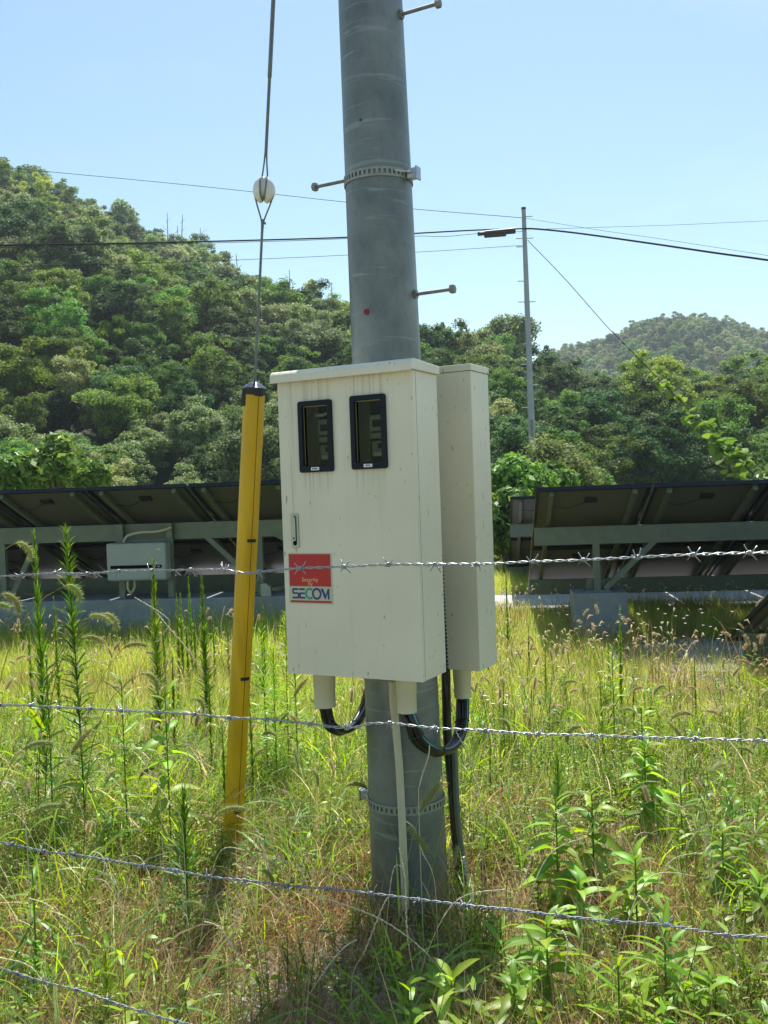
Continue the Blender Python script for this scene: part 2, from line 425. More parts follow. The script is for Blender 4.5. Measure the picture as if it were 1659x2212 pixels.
g = MB(); n = 60
gx = [-700, -300, -120, -60] + [(-30 + i) for i in range(0, 61, 2)] + [60, 120, 300, 700]
gy = [-60, -20] + [i * 1.0 for i in range(-4, 40, 2)] + [60, 120, 300, 640]
vs_ = [(x, y, 0.012 * math.sin(x * 1.9 + y) if abs(x) < 8 and 0 < y < 9 else 0.0) for y in gy for x in gx]
nx = len(gx)
g.add(vs_, [(j * nx + i, j * nx + i + 1, (j + 1) * nx + i + 1, (j + 1) * nx + i) for j in range(len(gy) - 1) for i in range(nx - 1)])
tag(g.build('ground', M['ground'], smooth=True), kind='structure')
polar_sheet('forested_hill', h_hill_a, -1.1, 1.1, 36, 210, 120, 80, M['hill'])
polar_sheet('distant_hill', h_hill_b, -1.1, 1.1, 165, 420, 90, 50, M['hill'])

# service road behind the arrays, a gravel pad in front of them
ALF = R(6.5); EX = Vector((math.cos(ALF), -math.sin(ALF), 0)); EY = Vector((math.sin(ALF), math.cos(ALF), 0)); EZ = Vector((0, 0, 1))
rd = MB(); o = Vector((0, 11.25, 0.016))
rd.add([o + EX * -40 + EY * 0, o + EX * 40, o + EX * 40 + EY * 1.75, o + EX * -40 + EY * 1.75], [(0, 1, 2, 3)])
tag(rd.build('road', M['road']), kind='structure')
pd = MB(); c = Vector((3.0, 7.85, 0.02)); ring = []
for k in range(28):
    a = k / 28 * 2 * math.pi; r = 1 + .18 * math.sin(3 * a + 1) + .1 * math.sin(7 * a)
    ring.append(c + Vector((math.cos(a) * 1.15 * r, math.sin(a) * .62 * r, 0)))
pd.add(ring, [tuple(range(28))])
tag(pd.build('gravel_pad', M['concrete']), kind='structure')

# ================================================================== SOLAR ARRAYS
TILT = R(22)
def make_panel_meshes():
    W_, L_ = 0.995, 1.65
    fr = MB(); t = .035; w = .028
    fr.box((W_ / 2, w / 2, -t / 2), (W_, w, t)); fr.box((W_ / 2, L_ - w / 2, -t / 2), (W_, w, t))
    fr.box((w / 2, L_ / 2, -t / 2), (w, L_ - 2 * w - .002, t)); fr.box((W_ - w / 2, L_ / 2, -t / 2), (w, L_ - 2 * w - .002, t))
    bs = MB(); bs.box((W_ / 2, L_ / 2, -.012), (W_ - 2 * w - .002, L_ - 2 * w - .002, .004))
    gl = MB(); gl.box((W_ / 2, L_ / 2, -.005), (W_ - 2 * w - .002, L_ - 2 * w - .002, .006))
    jb = MB(); jb.box((W_ / 2, .28, -.026), (.11, .09, .022)); jb.tube(spline([(W_ / 2 - .04, .3, -.034), (W_ / 2 - .2, .38, -.06), (W_ / 2 - .38, .36, -.04)], 5), .004, 5)
    return (fr.mesh('panel_frame', M['pv_frame']), bs.mesh('backsheet', M['pv_back']), gl.mesh('glass_front', M['pv_front']), jb.mesh('junction_box', M['black_pl']))
PV = make_panel_meshes()

def array(label, O, cols, rows=2, group='solar arrays standing in the meadow', tilt=TILT, d2=2.55, h2=.17):
    """O: high corner at the left; the row runs along EX, the modules fall away from us"""
    root = empty('solar_array', (O.x, O.y, 0), -ALF, label, 'solar panels', group)
    ct, st = math.cos(tilt), math.sin(tilt)
    zt = O.z
    for c_ in range(cols):
        for r_ in range(rows):
            p = bpy.data.objects.new('solar_panel', PV[0]); COL.objects.link(p); p.parent = root
            p.location = (c_ * 1.02, r_ * 1.67 * ct, zt - r_ * 1.67 * st); p.rotation_euler = (-tilt, 0, 0)
            for k in (1, 2, 3):
                q = bpy.data.objects.new(PV[k].name.split('.')[0], PV[k]); COL.objects.link(q); q.parent = p
        for dx in (.135, .86):       # rails that carry the modules
            m = MB(); x = c_ * 1.02 + dx
            a = Vector((x, .03, zt - .062)); b_ = Vector((x, 3.28 * ct, zt - .062 - 3.28 * st))
            m.bar(a, b_, .04, .045); m.build('rail', M['galv_dull'], root, world=False)
    W_ = cols * 1.02
    for (dd, bh) in ((.72, .17), (d2, h2)):
        zb = zt - dd * math.tan(tilt) - .10
        m = MB(); m.box((W_ / 2, dd, zb - bh / 2), (W_ + .0, .012, bh)); m.box((W_ / 2, dd + .03, zb - .006), (W_, .05, .010)); m.box((W_ / 2, dd + .03, zb - bh + .006), (W_, .05, .010))
        m.build('beam', M['galv_dull'], root, world=False)
    return root, zt, W_

def support(root, x, base_z, zt, tilt, brace_dx, foot=True):
    """a post, its braces and the foot plate on the concrete"""
    zb1 = zt - .72 * math.tan(tilt) - .27; zb2 = zt - 2.55 * math.tan(tilt) - .27
    m = MB(); m.bar((x, .75, base_z), (x, .75, zb1 + .04), .062, .062); m.build('post', M['galv_dull'], root, world=False)
    m = MB(); m.bar((x + .07, .745, base_z + .02), (x + brace_dx, .745, zb1 + .08), .052, .052); m.build('brace', M['galv_dull'], root, world=False)
    m = MB(); m.bar((x - .03, .83, base_z + .02), (x - .03, 2.5, zb2 + .06), .045, .045); m.build('brace', M['galv_dull'], root, world=False)
    m = MB(); m.box((x, .78, base_z + .008), (.24, .16, .016)); m.prism([(-.1, 0), (.1, 0), (.09, .07), (.05, .10), (-.07, .10), (-.1, .06)], (x, .80, base_z + .016), (1, 0, 0), (0, 0, 1), (0, 1, 0), .012)
    m.build('foot_plate', M['galv_dull'], root, world=False)

# the array right of the meter boxes
P1 = at(1158, 1053, 8.4)
ra, zt, W_ = array('black framed solar array seen from below, right of the white boxes, on concrete blocks', P1, 6, d2=2.36)
xs_ = (at(1275, 1200, 8.95).x - P1.x) / math.cos(ALF)
for k, x in enumerate((xs_, xs_ + 3.4)):
    support(ra, x, .46, zt, TILT, .62)
    m = MB(); m.box((x + .01, .78, .23), (.50, .44, .46)); m.build('concrete_block', M['concrete'], ra, world=False, bevel=.008)
# the array behind it
P2 = at(1102, 1073, 12.3)
rb_, zt2, W2 = array('farther solar array showing its left end behind the array on block feet', P2, 4)
support(rb_, .9, .30, zt2, TILT, .6); m = MB(); m.box((.9, .78, .15), (.5, .44, .3)); m.build('concrete_block', M['concrete'], rb_, world=False, bevel=.008)
# the near array whose low corner comes into the frame at the right
lowc = at(1570, 1376, 7.75)
O3 = lowc - EY * (3.32 * math.cos(TILT)); O3.z = lowc.z + 3.32 * math.sin(TILT)
rc_, zt3, W3 = array('near solar array with only its low left corner showing at the right edge', O3, 3)
support(rc_, 1.6, .4, zt3, TILT, .6); m = MB(); m.box((1.6, .78, .2), (.5, .44, .4)); m.build('concrete_block', M['concrete'], rc_, world=False, bevel=.008)
# the long array left of the boxes
PL = at(614, 1038, 8.95)
NL = 8
OL = PL - EX * (1.02 * 2 + (at(614, 1038, 8.95) - at(403, 1043, 9.05)).length) - EX * 1.02 * 2
OL = PL + EX * 1.30 - EX * 1.02 * NL; OL.z = 1.625
# move the row so that a joint between modules falls where the photograph shows one
gap = (at(403, 1043, 9.0) - OL).dot(EX) / 1.02; OL = OL + EX * (gap - round(gap)) * 1.02
rl, ztl, WL = array('long solar array left of the yellow guy guard, carried on a low concrete wall', OL, NL, d2=2.45, h2=.27)
def lx(px, dd):   # local x on the left array of a photo column, dd behind the high edge
    p = on_plane(px, 1200, OL + EY * dd, EY); return (p - OL).dot(EX)
BASE = .47
for px, dx in ((8, .42), (562, -.62)):
    support(rl, lx(px, .75), BASE, ztl, TILT, dx)
m = MB(); m.bar((lx(577, .74), .735, ztl - .72 * math.tan(TILT) - .2), (lx(640, .74), .735, BASE + .5), .04, .04); m.build('brace', M['galv_dull'], rl, world=False)
m = MB(); m.box(((lx(-300, .7) + lx(900, .7)) / 2, .80, BASE / 2), (lx(900, .7) - lx(-300, .7), .55, BASE)); m.build('concrete_wall', M['concrete'], rl, world=False, bevel=.01)
for px in (262, 368):
    x = lx(px, .66); m = MB(); m.box((x, .668, (BASE + ztl - .72 * math.tan(TILT) - .1) / 2), (.062, .05, ztl - .72 * math.tan(TILT) - .1 - BASE)); m.build('mounting_post', M['galv_dull'], rl, world=False)

# the inverter on the posts
ic = on_plane(240, 1173, OL + EY * .60, EY); ic2 = on_plane(370, 1250, OL + EY * .60, EY)
iw = (ic2 - ic).dot(EX); ih = ic.z - ic2.z
inv = empty('inverter', (ic.x, ic.y, ic2.z), -ALF, 'grey wall type power conditioner box under the long left solar array', 'inverter')
m = MB(); m.box((iw / 2, -.06, ih / 2), (iw, .17, ih)); m.build('casing', M['inverter'], inv, world=False, bevel=.022)
m = MB(); m.box((iw / 2 + .03, .030, ih / 2 + .03), (iw * .98, .012, ih)); m.build('back_plate', M['galv_dull'], inv, world=False)
m = MB(); m.box((iw * .5, -.146, ih * .37), (iw * .86, .006, ih * .085)); m.build('display_strip', M['meter_dark'], inv, world=False)
m = MB(); m.box((iw * .89, -.1465, ih * .82), (.035, .004, .010)); m.build('name_plate', M['white'], inv, world=False)
m = MB(); m.box((iw * .88, -.150, ih * .37), (.03, .004, .012)); m.build('indicator', M['meter_grey'], inv, world=False)
p0 = Vector((iw * .22, -.02, ih + .0)); 
m = MB(); m.tube(spline([p0, p0 + Vector((.05, 0, .07)), p0 + Vector((.18, .01, .10)), p0 + Vector((.36, .02, .105)), p0 + Vector((.50, .05, .14))], 8), .013, 8)
m.build('conduit', M['pvc'], inv, smooth=True, world=False)
m = MB(); m.tube(spline([(iw * .27, -.02, 0), (iw * .27, -.02, -.09), (iw * .31, -.0, -.13), (iw * .35, .03, -.08), (iw * .35, .04, -.0)], 8), .013, 8)
m.build('conduit', M['pvc'], inv, smooth=True, world=False)
jbx = on_plane(572, 1275, OL + EY * .5, EY)
jo = empty('junction_cover', (jbx.x, jbx.y + .05, BASE), -ALF, 'small pale plate standing on the low concrete wall behind the yellow guard', 'plate')
m = MB(); m.prism([(-.05, 0), (.055, 0), (.05, .09), (.0, .13), (-.05, .12)], (0, 0, .001), (1, 0, 0), (0, 0, 1), (0, 1, 0), .03); m.build('plate', M['meter_grey'], jo, world=False)

# ================================================================== THE NEAR POLE
PB = Vector((.047, 3.3, 0)); PT = Vector((.047 - .0103 * 8, 3.3, 8.0))
def pole_axis(z): return PB + (PT - PB) * (z / 8.0)
def pole_r(z): return .1345 - .0077 * z
pole = empty('utility_pole', PB, 0, 'thick grey steel utility pole carrying the white meter boxes', 'utility pole')
m = MB(); zs = [-.3, 0] + [i * .4 for i in range(1, 21)]
m.tube([pole_axis(z) for z in zs], [pole_r(z) for z in zs], 48)
m.build('shaft', M['pole'], pole, smooth=True)
YAW = R(27.7)
FX = Vector((math.cos(YAW), -math.sin(YAW), 0)); FN = Vector((math.sin(YAW), math.cos(YAW), 0))

def step_bolt(px_root, py_root, px_tip, py_tip, side):
    z = at(px_root, py_root, 3.3).z
    c = pole_axis(z); r = pole_r(z)
    a = c + FX * side * (r - .01); b_ = c + FX * side * (r + .135)
    m = MB(); pts = [a + (b_ - a) * (i / 40) for i in range(41)]
    m.tube(pts, [.0068 if i % 2 else .0056 for i in range(41)], 10)
    q = (b_ - a).normalized().to_track_quat('Z', 'Y').to_matrix()
    m.lathe([(.0145, 0), (.0155, .003), (.0155, .014), (.0135, .017)], b_ - FX * side * .002, q, 6)
    m.lathe([(.016, 0), (.016, .012)], a + FX * side * .008, q, 6)
    m.build('step_bolt', M['bolt'], pole, smooth=True)
step_bolt(863, 48, 935, 25, 1); step_bolt(745, 378, 688, 389, -1); step_bolt(898, 643, 968, 632, 1)
for z in (3.6, 4.05, 4.5, 4.95): step_bolt(863, 1058 - (z - 1.5) * 621, 0, 0, 1 if int(z * 10) % 2 else -1)

def band(z, clamp_side, holes=44, hgt=.031, rr=None):
    c = pole_axis(z); r = (rr or pole_r(z)) + .002; m = MB(); th = .0025
    n = holes * 2
    def ringseg(z0, z1, a0, a1):
        vs = []
        for rr_ in (r, r + th):
            for (aa, zz) in ((a0, z0), (a1, z0), (a1, z1), (a0, z1)):
                vs.append(c + Vector((math.cos(aa) * rr_, math.sin(aa) * rr_, zz)))
        m.add(vs, [(3, 2, 1, 0), (4, 5, 6, 7), (0, 1, 5, 4), (1, 2, 6, 5), (2, 3, 7, 6), (3, 0, 4, 7)])
    for k in range(n):
        a0 = 2 * math.pi * k / n; a1 = 2 * math.pi * (k + 1) / n
        ringseg(-hgt / 2, -hgt * .24, a0, a1); ringseg(hgt * .24, hgt / 2, a0, a1)
        if k % 2: ringseg(-hgt * .24, hgt * .24, a0, a1)
    b_ = m.build('perforated_band', M['band'], pole)
    # the clamp that closes it
    d = FX * clamp_side; p = c + d * (r + .022) - FN * .01
    Mx = Matrix((FX, FN, EZ)).transposed()
    m = MB(); m.box(p, (.036, .03, .034), Mx); m.box(p + d * .017 + EZ * .0, (.006, .036, .044), Mx)
    m.build('band_clamp', M['galv'], b_, bevel=.002)
    m = MB(); m.tube(spline([c + FX * clamp_side * (r * .82) - FN * (r * .60) + EZ * .004, c + FX * clamp_side * (r * .98) - FN * (r * .34) + EZ * .006, p - FN * .016 + EZ * .002], 6), .0042, 8)
    m.build('clamp_bolt', M['galv'], b_, smooth=True)
    return b_
band(at(815, 366, 3.17).z, 1)
band(at(880, 1752, 3.17).z, -1)
# number studs on the pole
def on_pole(px, py):
    """where the view ray meets the pole"""
    o = Vector((0, 0, CAM_H)); d = ray(px, py); s = 2.9
    for _ in range(4000):
        p = o + d * s; c = pole_axis(p.z)
        if (Vector((p.x - c.x, p.y - c.y))).length <= pole_r(p.z): break
        s += .0002
    return p, Vector((p.x - c.x, p.y - c.y, 0)).normalized()
p, nn = on_pole(792, 674); q = nn.to_track_quat('Z', 'Y').to_matrix()
m = MB(); m.lathe([(.0105, -.001), (.0105, .003), (.008, .005), (.0045, .005)], p, q, 16); st_ = m.build('red_stud', M['stud_red'], pole, smooth=True)
m = MB(); m.lathe([(.0035, .004), (.0035, .0065)], p, q, 10); m.build('stud_centre', M['ink'], st_)
p, nn = on_pole(779, 259); q = nn.to_track_quat('Z', 'Y').to_matrix()
m = MB(); m.lathe([(.005, -.001), (.005, .002)], p, q, 12); m.build('dark_stud', M['ink'], pole)

# ================================================================== METER CABINET
CW, CD = .494, .177
CL = Vector((-.336, 3.13, 0)); ZB, ZT = .905, 1.862
cab = empty('meter_cabinet', (CL.x, CL.y, ZB), -YAW, 'cream electric meter box with two black framed windows, on the pole', 'meter box')
CH = ZT - ZB
def fuv(px, py):
    p = on_plane(px, py, CL, FN); l = wm(cab).inverted() @ p; return l.x, l.z
# body: an open box behind the door
m = MB(); th = .0025; y0 = .0225
m.box((CW / 2, CD - th / 2, CH / 2), (CW - .004, th, CH - .004))
m.box((th / 2 + .001, (y0 + CD) / 2, CH / 2), (th, CD - y0, CH)); m.box((CW - th / 2 - .001, (y0 + CD) / 2, CH / 2), (th, CD - y0, CH))
m.box((CW / 2, (y0 + CD) / 2, th / 2), (CW - .004 - 2 * th, CD - y0 - .004, th)); m.box((CW / 2, (y0 + CD) / 2, CH - th / 2), (CW - .004 - 2 * th, CD - y0 - .004, th))
m.build('body', M['cream'], cab, world=False)
# door with two window openings
def win_rect(pts):
    us = [fuv(*q) for q in pts]
    return (us[0][0] + us[3][0]) / 2, (us[1][0] + us[2][0]) / 2, (us[2][1] + us[3][1]) / 2, (us[0][1] + us[1][1]) / 2
W1 = win_rect(((645, 868), (718, 862.5), (722, 1017), (651, 1022.5)))
W2 = win_rect(((757, 856), (833.5, 850), (838.5, 1010), (763, 1016)))
def plate_holes(xs, zs, holes, y0, y1):
    m = MB(); nx, nz = len(xs) - 1, len(zs) - 1
    full = lambda i, j: 0 <= i < nx and 0 <= j < nz and (i, j) not in holes
    for i in range(nx):
        for j in range(nz):
            if not full(i, j): continue
            x0_, x1_, z0_, z1_ = xs[i], xs[i + 1], zs[j], zs[j + 1]
            m.add([(x0_, y0, z0_), (x1_, y0, z0_), (x1_, y0, z1_), (x0_, y0, z1_)], [(0, 1, 2, 3)])
            m.add([(x0_, y1, z0_), (x1_, y1, z0_), (x1_, y1, z1_), (x0_, y1, z1_)], [(3, 2, 1, 0)])
            if not full(i - 1, j): m.add([(x0_, y0, z0_), (x0_, y0, z1_), (x0_, y1, z1_), (x0_, y1, z0_)], [(0, 1, 2, 3)])
            if not full(i + 1, j): m.add([(x1_, y0, z0_), (x1_, y1, z0_), (x1_, y1, z1_), (x1_, y0, z1_)], [(0, 1, 2, 3)])
            if not full(i, j - 1): m.add([(x0_, y0, z0_), (x0_, y1, z0_), (x1_, y1, z0_), (x1_, y0, z0_)], [(0, 1, 2, 3)])
            if not full(i, j + 1): m.add([(x0_, y0, z1_), (x1_, y0, z1_), (x1_, y1, z1_), (x0_, y1, z1_)], [(0, 1, 2, 3)])
    return m
ins = .012
xs_ = [0, W1[0] + ins, W1[1] - ins, W2[0] + ins, W2[1] - ins, CW]
zc0, zc1 = min(W1[2], W2[2]), max(W1[3], W2[3])
zs_ = sorted([0, W1[2] + ins, W2[2] + ins, W1[3] - ins, W2[3] - ins, CH])
def cell_holes():
    hs = set()
    for W_h, i in ((W1, 1), (W2, 3)):
        for j in range(len(zs_) - 1):
            zm = (zs_[j] + zs_[j + 1]) / 2
            if W_h[2] + ins < zm < W_h[3] - ins: hs.add((i, j))
    return hs
HX = fuv(638, 1184)
DR = [(W1[0] + .008, W1[1] - .008, W1[2], .10, .55, (.40, .33, .17)), (W2[0] + .008, W2[1] - .008, W2[2], .12, .50, (.42, .36, .20)),
      (HX[0] - .008, HX[0] + .008, HX[1], .035, .8, (.38, .26, .10)), (W1[0] + .02, W1[0] + .05, W1[2], .34, .28, (.45, .42, .30)), (W2[1] - .045, W2[1] - .01, W2[2], .42, .25, (.45, .42, .30)), (.01, CW - .01, CH, .07, .10, (.45, .42, .30))]
M['door_paint'] = cabinet_paint(DR)
d_ = plate_holes(xs_, zs_, cell_holes(), 0, .017); dr = d_.build('door', M['door_paint'], cab, world=False)
m = MB(); m.box((CW / 2, .0195, .006), (CW - .010, .0055, .006)); m.box((CW / 2, .0195, CH - .006), (CW - .010, .0055, .006)); m.box((.006, .0195, CH / 2), (.004, .0055, CH - .02)); m.box((CW - .006, .0195, CH / 2), (.004, .0055, CH - .02)); m.build('door_gap_shade', M['black_pl'], cab, world=False)  # black strips added inside the door gap, drawing its shadow line
# rain hood with its rounded front edge
prof = [(CD + .004, .0), (CD + .004, .026)] + [(-.006 - .024 * math.sin(R(q)), .010 + .024 * math.cos(R(q))) for q in range(0, 91, 9)] + [(-.030, -.004), (-.026, -.005), (-.026, .0)]
m = MB(); m.prism([(a, b_) for a, b_ in prof], (-.010, 0, CH + .001), (0, 1, 0), (0, 0, 1), (1, 0, 0), CW + .020)
m.build('rain_hood', M['cream'], cab, smooth=True, world=False, bevel=.0015)
def rrect(x0, x1, z0, z1, r, n=5):
    pts = []
    for (cx_, cz_, a0) in ((x1 - r, z0 + r, -90), (x1 - r, z1 - r, 0), (x0 + r, z1 - r, 90), (x0 + r, z0 + r, 180)):
        for k in range(n + 1): a = R(a0 + 90 * k / n); pts.append((cx_ + r * math.cos(a), cz_ + r * math.sin(a)))
    return pts
def frame_ring(x0, x1, z0, z1, w, r, y0, y1, mat, name, parent):
    a = rrect(x0, x1, z0, z1, r); b_ = rrect(x0 + w, x1 - w, z0 + w * 1.35, z1 - w, max(.001, r * .25)); n = len(a); m = MB()
    vs = [(p[0], y1, p[1]) for p in a] + [(p[0], y0, p[1]) for p in a] + [(p[0], y0, p[1]) for p in b_] + [(p[0], y1, p[1]) for p in b_]
    fs = []
    for i in range(n):
        j = (i + 1) % n
        for k in range(4):
            k2 = (k + 1) % 4; fs.append((k * n + i, k * n + j, k2 * n + j, k2 * n + i))
    m.add(vs, fs); return m.build(name, mat, parent, world=False, bevel=.0015)
for wi, Wn in enumerate((W1, W2)):
    x0, x1, z0, z1 = Wn; w = .0165
    fr = frame_ring(x0, x1, z0, z1, w, .008, -.011, .019, M['dark_frame'], 'window_frame', cab)
    m = MB(); m.box(((x0 + x1) / 2, .004, (z0 + z1) / 2 + .003), (x1 - x0 - 2 * w + .004, .003, z1 - z0 - 2.3 * w + .004)); m.build('pane', M['glass'], fr, world=False)
    m = MB(); zz = z1 - w - .0012; m.box(((x0 + x1) / 2, .0012, zz), (x1 - x0 - 2 * w - .003, .0015, .0018)); m.box((x0 + w + .0012, .0012, (z0 + z1) / 2 + .003), (.0018, .0015, z1 - z0 - 2.4 * w - .003)); m.build('gold_line', M['gold'], fr, world=False)
    m = MB(); m.box(((x0 + x1) / 2 - .002, -.012, z0 + .011), (.030, .002, .010)); pl = m.build('name_plate', M['white'], fr, world=False)
    m = MB()
    for k in range(4 if wi == 0 else 3): m.box(((x0 + x1) / 2 - .010 + k * .0052 + (.003 if wi else 0), -.0134, z0 + .011 + .0005 * (k % 2)), (.0034, .0006, .0045))
    m.build('plate_lettering', M['ink'], fr, world=False)
    # the meter behind the glass
    mt = MB()
    cxm = (x0 + x1) / 2 + .016; 
    mt.box((cxm, .075, z0 + .135), (.085, .05, .075)); me_ = mt.build('meter_case', M['meter_grey'], cab, world=False, bevel=.003)
    m = MB(); m.box((cxm, .0485, z0 + .145), (.06, .003, .022)); m.box((cxm - .01, .0485, z0 + .118), (.05, .003, .006)); m.build('meter_display', M['meter_dark'], me_, world=False)
    mt = MB(); mt.box((cxm - .004, .080, z0 + .065), (.075, .04, .048)); me2 = mt.build('terminal_cover', M['meter_grey'], cab, world=False, bevel=.003)
    m = MB(); m.box((cxm - .012, .0585, z0 + .074), (.013, .003, .016)); m.build('terminal_slot', M['meter_dark'], me2, world=False)
    m = MB(); m.box((cxm - .004, .0575, z0 + .048), (.060, .002, .012)); m.build('terminal_label', M['white'], me2, world=False)
    if wi == 0:
        m = MB(); m.box((cxm - .030, .046, z0 + .186), (.036, .002, .009)); m.box((cxm + .007, .046, z0 + .189), (.034, .002, .009)); m.build('tape_label', M['white'], me_, world=False)
    m = MB(); m.box(((x0 + x1) / 2, .12, (z0 + z1) / 2), (x1 - x0 - .004, .004, z1 - z0)); m.build('interior_shade', M['meter_dark'], cab, world=False)  # near-black sheet: the box's unlit interior put into its colour
# handle
hx0, hz1 = fuv(628.5, 1110); hx1, hz0 = fuv(647.4, 1183.5)
m = MB(); m.prism(rrect(hx0, hx1, hz0, hz1, .004), (0, 0, 0), (1, 0, 0), (0, 0, 1), (0, -1, 0), .004); hp = m.build('handle_plate', M['handle'], cab, world=False, bevel=.001)
hm = (hx0 + hx1) / 2
m = MB(); m.prism(rrect(hm - .0072, hm + .0072, hz0 + .008, hz1 - .006, .0068), (0, -.0042, 0), (1, 0, 0), (0, 0, 1), (0, -1, 0), .0006); m.build('handle_recess', M['meter_dark'], hp, world=False)
m = MB(); m.prism(rrect(hm - .0066, hm + .0058, hz0 + .022, hz1 - .008, .005), (0, -.0048, 0), (1, 0, 0), (0, 0, 1), (0, -1, 0), .005); m.build('lever', M['handle'], hp, world=False, bevel=.002)
m = MB(); m.lathe([(.0032, 0), (.0032, .0015)], (hm, -.0098, hz0 + .032), Matrix(((1, 0, 0), (0, 0, -1), (0, 1, 0))), 12); m.build('keyhole', M['ink'], hp, world=False)
# rust tears under handle and windows are in the paint; the security sticker:
sx0, sz1 = fuv(621.8, 1194.5); sx1, sz0 = fuv(720.5, 1306.0)
sw, sh = sx1 - sx0, sz1 - sz0
m = MB(); m.prism(rrect(sx0, sx1, sz0, sz1, .002), (0, 0, 0), (1, 0, 0), (0, 0, 1), (0, -1, 0), .0006); sk = m.build('sticker', M['sticker'], cab, world=False)
tag(sk, 'red and white security company sticker')
def sxy(u, v): return sx0 + u * sw, sz1 - v * sh        # sticker coordinates, from its top left
def sbox(u0, u1, v0, v1, mat, name, y=-.0007, t=.0004):
    a = sxy(u0, v0); b_ = sxy(u1, v1); m = MB(); m.box(((a[0] + b_[0]) / 2, y - t / 2, (a[1] + b_[1]) / 2), (b_[0] - a[0], t, a[1] - b_[1])); return m.build(name, mat, sk, world=False)
sbox(.022, .965, .022, .655, M['red'], 'red_field'); sbox(.030, .968, .935, .975, M['red'], 'red_bar')
def text_mesh(body, size, x, z, y, mat, name, parent, sx=1.0):
    cu_ = bpy.data.curves.new('text', 'FONT'); cu_.body = body; cu_.size = size; cu_.align_x = 'CENTER'; cu_.resolution_u = 3
    o = bpy.data.objects.new('text', cu_); COL.objects.link(o); bpy.context.view_layer.update()
    me = bpy.data.meshes.new_from_object(o.evaluated_get(bpy.context.evaluated_depsgraph_get())); me.name = name
    bpy.data.objects.remove(o); bpy.data.curves.remove(cu_)
    me.transform(Matrix(((sx, 0, 0, x), (0, 0, 0, y), (0, 1, 0, z), (0, 0, 0, 1)))); me.materials.clear(); me.materials.append(mat)
    return link_mesh(name, me, parent)
a = sxy(.495, .560); text_mesh('Security', sw * .115, a[0], a[1], -.0014, M['tan'], 'lettering', sk)
a = sxy(.500, .635); text_mesh('by', sw * .115, a[0], a[1], -.0014, M['tan'], 'lettering', sk)
# the logo word, drawn from its own strokes
lg0, lg1 = .690, .905
def LP(u, v): return sxy(u, lg0 + (1 - v) * (lg1 - lg0))
def poly(pts, mat, name='letter', y=-.0007):
    P = [LP(*q) for q in pts]; m = MB(); m.prism(P, (0, y, 0), (1, 0, 0), (0, 0, 1), (0, -1, 0), .0004); return m
def strokes(rects):
    m = MB()
    for k, r_ in enumerate(rects):
        x0_, x1_, v0, v1 = r_; pts = [(x0_, v0), (x1_, v0), (x1_, v1), (x0_, v1)]
        P = [LP(*q) for q in pts]; m.prism(P, (0, -.0007 - k * .00003, 0), (1, 0, 0), (0, 0, 1), (0, -1, 0), .0004)
    return m
def arc(cx_, cv, ru, rv, wu, wv, a0, a1, n=40):
    o_ = [(cx_ + ru * math.cos(R(a0 + (a1 - a0) * k / n)), cv + rv * math.sin(R(a0 + (a1 - a0) * k / n))) for k in range(n + 1)]
    i_ = [(cx_ + (ru - wu) * math.cos(R(a0 + (a1 - a0) * k / n)), cv + (rv - wv) * math.sin(R(a0 + (a1 - a0) * k / n))) for k in range(n + 1)]
    return o_, i_
def ring_mesh(m, o_, i_, y, t=.0004):
    n = len(o_); vs = []
    for yy in (y, y - t):
        for lst in (o_, i_):
            for q in lst: P = LP(*q); vs.append((P[0], yy, P[1]))
    fs = []
    for k in range(n - 1): fs += [(2 * n + k, 2 * n + k + 1, 3 * n + k + 1, 3 * n + k), (k, k + 1, 2 * n + k + 1, 2 * n + k), (n + k, 3 * n + k, 3 * n + k + 1, n + k + 1)]
    m.add(vs, fs)
# S
m = strokes([(.085, .215, .80, .98), (.085, .20, .44, .60), (.075, .205, .02, .20)])
o_, i_ = arc(.100, .71, .040, .27, .040, .10, 90, 270, 16)
o_, i_ = arc(.115, .71, .045, .27, .045 * .85, .17, 90, 270, 16); ring_mesh(m, o_, i_, -.00085)
o_, i_ = arc(.195, .31, .045, .29, .045 * .85, .17, -90, 90, 16); ring_mesh(m, o_, i_, -.00085)
m.build('letter', M['blue'], sk, world=False)
# E without its spine
m = strokes([(.235, .365, .80, .98), (.235, .365, .44, .60), (.250, .370, .02, .20)]); m.add(*((lambda P: ([(P[0][0], -.0009, P[0][1]), (P[1][0], -.0009, P[1][1]), (P[2][0], -.0009, P[2][1]), (P[3][0], -.0009, P[3][1]), (P[0][0], -.0013, P[0][1]), (P[1][0], -.0013, P[1][1]), (P[2][0], -.0013, P[2][1]), (P[3][0], -.0013, P[3][1])], [(0, 1, 2, 3), (7, 6, 5, 4), (0, 4, 5, 1), (1, 5, 6, 2), (2, 6, 7, 3), (3, 7, 4, 0)]))([LP(.235, .02), (LP(.270, .02)), LP(.270, .55), LP(.235, .55)])))
m.build('letter', M['blue'], sk, world=False)
m = MB(); o_, i_ = arc(.475, .50, .108, .54, .045, .21, 48, 312); ring_mesh(m, o_, i_, -.0008); m.build('letter', M['teal'], sk, world=False)
m = MB(); o_, i_ = arc(.635, .50, .108, .54, .040, .19, 0, 360); ring_mesh(m, o_, i_, -.0012); m.build('letter', M['blue'], sk, world=False)
m = poly([(.725, .98), (.780, .98), (.835, .42), (.885, .98), (.920, .98), (.920, .02), (.880, .02), (.880, .55), (.828, .02), (.815, .02)], M['blue']); m.build('letter', M['blue'], sk, world=False)
